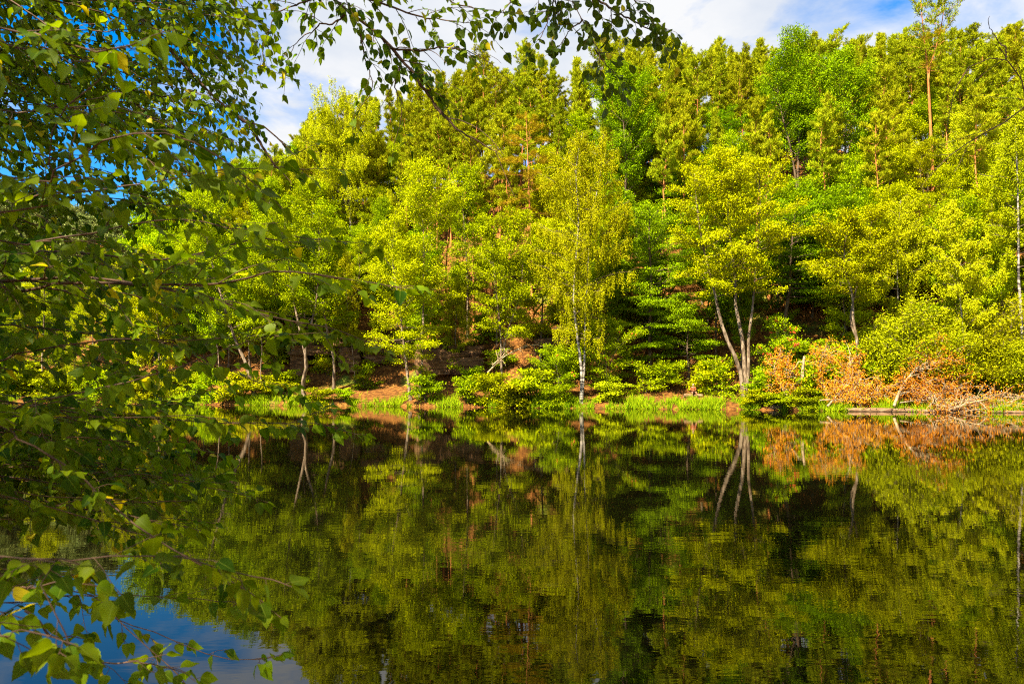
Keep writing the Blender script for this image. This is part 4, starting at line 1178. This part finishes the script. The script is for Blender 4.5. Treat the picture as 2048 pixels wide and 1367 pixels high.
def near_tree(name, label, loc, H, r0, bough_specs, kind, leafmat, crown_kind, crown_seed, crown_t0):
    rng = np.random.default_rng(crown_seed)
    root = thing(name, label, 'tree', loc)
    base = np.array(loc, float)
    st = np.array([[0, 0, -0.3], [0.05, 0.02, H * 0.25], [-0.08, 0.05, H * 0.5], [0.06, -0.05, H * 0.75], [0, 0, H]])
    c = dict(CFG[crown_kind]); c.update(t0=crown_t0, nb=44, leaf=0.09, nl=40, cs=0.30, ph=1.0)
    wood, twg, leaf, _ = grow(rng, [(st, r0, 0.02)], c)
    wood.build('trunk', M[BARK[crown_kind]], root)
    twg.build('branches', M['dark_bark'], root)
    leaf.build('crown', M[leafmat], root, smooth=False)
    total = 0
    for spec in bough_specs:
        pts, ra, rb, zt, kw = spec
        kw = dict(kw); path = [PW(*p) for p in pts]
        if zt is not None:
            f0 = np.array([base[0] + np.interp(zt - base[2], st[:, 2], st[:, 0]), base[1] + np.interp(zt - base[2], st[:, 2], st[:, 1]), zt])
            path = [f0, f0 * 0.5 + path[0] * 0.5 + np.array([0, 0, 0.06])] + path
            kw['t_start'] = max(kw.get('t_start', 0.1), 0.18)
        w_, l_, nleaf = grow_bough(np.array(path), ra, rb, rng, kind=kind, **kw)
        total += nleaf
        off = -base
        for m_ in (w_, l_):
            m_.v = [a + off.astype(np.float32) for a in m_.v]
        b_ = w_.build('bough', M['near_bark'], root)
        if l_.v: l_.build('leaves', M[leafmat], b_, smooth=False)
    return root, total

rb_ = random.Random(8)
B = []
mid = dict(spacing=0.075, tw=(0.16, 0.42))
# pts are (picture column, row, distance in metres)
B.append(([(-120, 555, 2.0), (180, 556, 2.05), (330, 575, 2.1), (420, 600, 2.15), (540, 632, 2.2), (660, 655, 2.25)], 0.012, 0.002, 2.7, mid))
B.append(([(-120, 572, 2.05), (150, 562, 2.0), (290, 562, 1.95), (430, 560, 1.9), (560, 535, 1.9), (690, 552, 1.9)], 0.011, 0.002, 2.6, mid))
B.append(([(-100, 500, 2.2), (150, 520, 2.2), (330, 540, 2.2), (500, 505, 2.25), (620, 510, 2.3)], 0.008, 0.002, 2.8, mid))
B.append(([(-100, 845, 1.8), (60, 815, 1.8), (180, 795, 1.8), (310, 770, 1.85), (420, 735, 1.9)], 0.006, 0.0015, 2.1, mid))
B.append(([(-80, 815, 2.2), (90, 840, 2.2), (260, 862, 2.25), (430, 868, 2.3), (600, 868, 2.35)], 0.006, 0.0015, 2.2, mid))
B.append(([(-100, 830, 1.8), (60, 870, 1.75), (150, 920, 1.7), (250, 1000, 1.65), (330, 1050, 1.6), (430, 1110, 1.6)], 0.007, 0.0015, 2.2, dict(spacing=0.085, tw=(0.14, 0.32))))
B.append(([(-90, 1108, 1.25), (120, 1104, 1.2), (290, 1085, 1.2), (370, 1100, 1.2), (470, 1125, 1.22)], 0.0028, 0.0012, 1.95, dict(spacing=0.040, tw=(0.06, 0.17), sub=0.3, t_start=0.42)))
B.append(([(-90, 1225, 2.0), (110, 1212, 2.0), (260, 1205, 2.0), (400, 1212, 2.05)], 0.004, 0.0012, 1.8, dict(spacing=0.11, tw=(0.10, 0.26), sub=0.3, t_start=0.5)))
B.append(([(60, 1160, 1.8), (200, 1225, 1.8), (300, 1250, 1.8), (420, 1285, 1.85), (480, 1285, 1.85)], 0.0035, 0.001, 2.0, dict(spacing=0.13, tw=(0.06, 0.16), sub=0.2, t_start=0.5)))
B.append(([(60, 1150, 1.6), (200, 1240, 1.6), (270, 1300, 1.6), (320, 1345, 1.6)], 0.003, 0.001, 2.0, dict(spacing=0.10, tw=(0.06, 0.16), sub=0.2, t_start=0.5)))
B.append(([(-120, 1120, 1.0), (-20, 1160, 1.0), (30, 1200, 1.0), (50, 1250, 1.0)], 0.003, 0.001, 1.9, dict(spacing=0.07, tw=(0.05, 0.10), sub=0.0, t_start=0.5)))
B.append(([(-120, 740, 2.0), (60, 720, 2.0), (220, 700, 2.05), (380, 700, 2.1), (520, 690, 2.15)], 0.007, 0.0015, 2.3, mid))
B.append(([(-120, 640, 2.3), (60, 650, 2.3), (240, 670, 2.3), (400, 710, 2.4), (540, 770, 2.5)], 0.007, 0.0015, 2.5, mid))
B.append(([(-120, 930, 2.3), (40, 930, 2.3), (170, 950, 2.3), (320, 930, 2.4), (430, 960, 2.45)], 0.006, 0.0015, 2.1, mid))
B.append(([(-120, 980, 1.9), (0, 985, 1.9), (110, 1010, 1.9), (230, 1045, 1.9)], 0.005, 0.0015, 2.0, dict(spacing=0.09, tw=(0.12, 0.26))))
# upper left
B.append(([(60, 430, 1.5), (100, 300, 1.5), (150, 225, 1.5), (200, 180, 1.5)], 0.006, 0.0015, 2.5, dict(spacing=0.075, tw=(0.10, 0.28))))
B.append(([(-60, 330, 1.4), (80, 330, 1.4), (200, 270, 1.4), (330, 255, 1.45), (430, 310, 1.5)], 0.005, 0.0014, 2.8, dict(spacing=0.075, tw=(0.12, 0.28))))
B.append(([(-80, 390, 1.9), (120, 400, 1.9), (280, 390, 1.9), (430, 370, 1.95), (560, 365, 2.0)], 0.006, 0.0014, 2.9, mid))
B.append(([(-80, 450, 1.7), (100, 470, 1.7), (260, 440, 1.75), (400, 430, 1.8), (510, 450, 1.8)], 0.006, 0.0014, 2.8, mid))
B.append(([(-60, 60, 1.3), (80, 90, 1.3), (170, 120, 1.3), (260, 105, 1.3)], 0.005, 0.0014, 3.0, dict(spacing=0.08, tw=(0.08, 0.2), sub=0.2)))
B.append(([(-80, 200, 2.2), (100, 215, 2.2), (260, 215, 2.2), (400, 280, 2.3)], 0.006, 0.0015, 3.2, mid))
far_ = dict(hi=False, spacing=0.085, tw=(0.25, 0.62), down=0.6)
B.append(([(60, -60, 4.2), (130, 80, 4.2), (170, 115, 4.2), (210, 160, 4.2), (300, 182, 4.2), (400, 200, 4.3)], 0.022, 0.003, 5.4, far_))
B.append(([(200, -20, 4.0), (300, 42, 4.0), (340, 95, 4.0), (410, 175, 4.0), (480, 235, 4.0), (530, 252, 4.05), (578, 298, 4.1)], 0.026, 0.004, 5.2,
          dict(hi=False, spacing=0.12, tw=(0.10, 0.3), bare=0.75, sub=0.2, down=0.5)))
B.append(([(480, 235, 4.0), (505, 262, 4.0), (530, 305, 4.0), (548, 332, 4.0), (568, 360, 4.0)], 0.012, 0.003, None, dict(hi=False, spacing=0.14, tw=(0.05, 0.2), bare=0.8, sub=0.2)))
for i in range(36):
    y0 = rb_.uniform(-130, 460); x1 = rb_.uniform(300, 470) - max(0, y0 - 200) * 0.2
    D = rb_.uniform(3.0, 4.8); y1 = y0 + rb_.uniform(20, 150)
    B.append(([(-170, y0 - 40, D), (60, y0, D), (x1 * 0.6, (y0 + y1) / 2, D + 0.2), (x1, y1, D + 0.3)], 0.010, 0.002, min(6.0, CAM_Z + (HZ - y0) / F * D + 0.5), far_))
for i in range(22):
    y0 = rb_.uniform(470, 990); x1 = rb_.uniform(140, 350); D = rb_.uniform(2.4, 3.4); y1 = y0 + rb_.uniform(-20, 60)
    B.append(([(-150, y0 - 20, D), (60, y0, D), (x1 * 0.6, (y0 + y1) / 2, D), (x1, y1, D + 0.1)], 0.006, 0.0015, CAM_Z + (HZ - y0) / F * D + 0.3, dict(hi=False, spacing=0.085, tw=(0.2, 0.45))))
for (x0, x1, ya, yb, D) in ((-100, 60, 1250, 1290, 1.0), (-120, 130, 1170, 1160, 1.15), (150, 330, 1280, 1330, 1.5), (-100, 150, 60, 130, 1.5), (120, 330, 60, 40, 2.4), (330, 450, 330, 345, 2.6)):
    B.append(([(x0 - 100, ya - 60, D), (x0, ya, D), ((x0 + x1) / 2, (ya + yb) / 2 + 8, D), (x1, yb, D)], 0.003, 0.001, None, dict(spacing=0.05, tw=(0.06, 0.16), sub=0.2)))
for i in range(13):
    y0 = rb_.uniform(760, 1060); x1 = rb_.uniform(200, 420) - max(0, y0 - 980) * 1.2; D = rb_.uniform(1.7, 2.8); y1 = y0 + rb_.uniform(-10, 60)
    B.append(([(-150, y0 - 20, D), (40, y0, D), (x1 * 0.6, (y0 + y1) / 2, D), (x1, y1, D + 0.1)], 0.005, 0.0013, CAM_Z + (HZ - y0) / F * D + 0.3, dict(hi=False, spacing=0.08, tw=(0.12, 0.30))))
# leafy twigs hanging along the top between the big bough and the top middle bough
for (x0, x1, yy, D) in ((330, 455, 120, 4.2), (380, 470, 40, 4.0), (300, 430, 270, 4.4), (420, 500, -10, 3.8)):
    B.append(([(x0 - 120, yy - 130, D), (x0, yy - 40, D), (x1 - 30, yy, D), (x1, yy + 60, D)], 0.007, 0.0015, None, dict(hi=False, spacing=0.09, tw=(0.15, 0.4), down=0.7)))
# top middle bough
top = dict(hi=True, spacing=0.048, tw=(0.16, 0.40), down=0.75, side_up=0.0)
B.append(([(560, -90, 3.0), (650, -5, 3.0), (705, 42, 3.0), (760, 82, 3.0), (800, 130, 3.0), (835, 160, 3.0)], 0.016, 0.006, 5.2, dict(top, t_start=0.45)))
B.append(([(835, 160, 3.0), (850, 180, 3.0), (885, 225, 3.0), (925, 255, 3.0), (985, 285, 3.0), (1000, 300, 3.0)], 0.007, 0.002, None, dict(top, bare=0.8, spacing=0.09, sub=0.3)))
B.append(([(650, -20, 2.9), (720, -10, 2.9), (800, 20, 2.9), (870, 35, 2.9), (930, 40, 2.95)], 0.006, 0.0015, None, top))
B.append(([(640, -10, 3.1), (610, 0, 3.1), (560, 20, 3.1), (535, 60, 3.1)], 0.005, 0.0012, None, dict(top, spacing=0.08, tw=(0.12, 0.3))))
B.append(([(690, 30, 3.0), (640, 60, 3.0), (600, 90, 3.0), (580, 120, 3.0)], 0.004, 0.0012, None, dict(top, spacing=0.08, tw=(0.12, 0.28))))
B.append(([(720, 60, 3.0), (730, 130, 3.0), (735, 180, 3.0), (705, 215, 3.0)], 0.004, 0.0012, None, dict(top, spacing=0.08, tw=(0.10, 0.25))))
B.append(([(770, 95, 3.0), (840, 105, 3.0), (900, 105, 3.0), (975, 125, 3.0)], 0.005, 0.0015, None, dict(top, bare=0.45)))
B.append(([(800, 130, 3.0), (790, 170, 3.0), (800, 215, 3.0), (790, 250, 3.0)], 0.004, 0.0012, None, dict(top, spacing=0.085, tw=(0.10, 0.25), bare=0.3)))
B.append(([(840, -30, 3.0), (900, 0, 3.0), (960, 20, 3.0), (1010, 25, 3.0)], 0.004, 0.0012, None, dict(top, spacing=0.09, tw=(0.10, 0.2))))
near_birch, nlf = near_tree('birch_tree', 'near birch whose leafy boughs hang over the lake across the left of the photo', (-2.9, 0.4, 0.45), 11, 0.13, B,
                            'birch', 'near_leaf', 'birch', 77, 0.62)
A = []
al = dict(hi=True, spacing=0.045, tw=(0.12, 0.34), leaf=(0.040, 0.058), down=0.5, lsp=0.034, flat=0.45)
A.append(([(1110, -80, 3.5), (1145, 10, 3.5), (1175, 65, 3.5), (1200, 120, 3.5), (1200, 165, 3.5)], 0.010, 0.002, 5.0, dict(al, t_start=0.55)))
A.append(([(1130, -60, 3.5), (1190, 0, 3.5), (1240, 40, 3.5), (1290, 80, 3.5), (1310, 105, 3.5)], 0.008, 0.002, None, al))
A.append(([(1120, -50, 3.6), (1110, 10, 3.6), (1090, 60, 3.6), (1075, 90, 3.6)], 0.006, 0.0015, None, dict(al, tw=(0.10, 0.24))))
A.append(([(1200, -60, 3.5), (1240, -20, 3.5), (1290, 25, 3.5), (1325, 60, 3.5)], 0.006, 0.0015, None, dict(al, tw=(0.10, 0.24))))
A.append(([(1165, 40, 3.5), (1140, 70, 3.5), (1115, 90, 3.5)], 0.004, 0.0012, None, dict(al, tw=(0.08, 0.2))))
A.append(([(1190, 100, 3.5), (1215, 130, 3.5), (1235, 165, 3.5)], 0.004, 0.0012, None, dict(al, tw=(0.08, 0.2))))
A.append(([(1060, -60, 3.6), (1040, -20, 3.6), (1005, 20, 3.6), (995, 45, 3.6)], 0.005, 0.0012, None, dict(al, tw=(0.08, 0.2))))
bare_ = dict(hi=False, bare=1.0, spacing=0.11, tw=(0.16, 0.45), sub=0.6, down=0.35, leaf=(0.001, 0.0011))
A.append(([(2160, 140, 3.0), (2070, 195, 3.0), (2020, 240, 3.0), (1985, 260, 3.0), (1930, 290, 3.0), (1905, 310, 3.0)], 0.010, 0.002, 4.2, dict(bare_, t_start=0.45)))
A.append(([(2160, 230, 3.0), (2050, 160, 3.0), (2010, 115, 3.0), (1990, 112, 3.0), (1940, 130, 3.0), (1920, 165, 3.0)], 0.008, 0.002, 4.0, dict(bare_, t_start=0.5)))
A.append(([(2012, 118, 3.0), (2008, 90, 3.0), (1998, 65, 3.0), (1985, 52, 3.0)], 0.004, 0.001, None, dict(bare_, tw=(0.04, 0.12))))
near_alder, nla = near_tree('alder_tree', 'near alder overhead with round leaves and bare twigs hanging in at the top right', (3.4, -0.6, 0.6), 10, 0.13, A,
                            'alder', 'near_alder_leaf', 'alder', 78, 0.60)

# trees on the near bank behind the viewer: they shade the boughs
for (X, Y, kind, var, H) in ((-7.4, -6.2, 'alder', 3, 14), (-3.0, -9.0, 'birch', 0, 15), (2.5, -10.5, 'alder', 1, 14)):
    place(kind, var, X, Y, H, 'tree on the near bank behind the viewpoint', 'near bank trees behind the viewpoint', rng=R_)

# drop prototypes that were never placed
for k, (t, H, used) in protos.items():
    if not used:
        for ch in list(t.children): bpy.data.objects.remove(ch)
        bpy.data.objects.remove(t)
print('trees', n1, n2, n3, n4, 'leaves', nlf, nla, 'objects', len(bpy.data.objects))
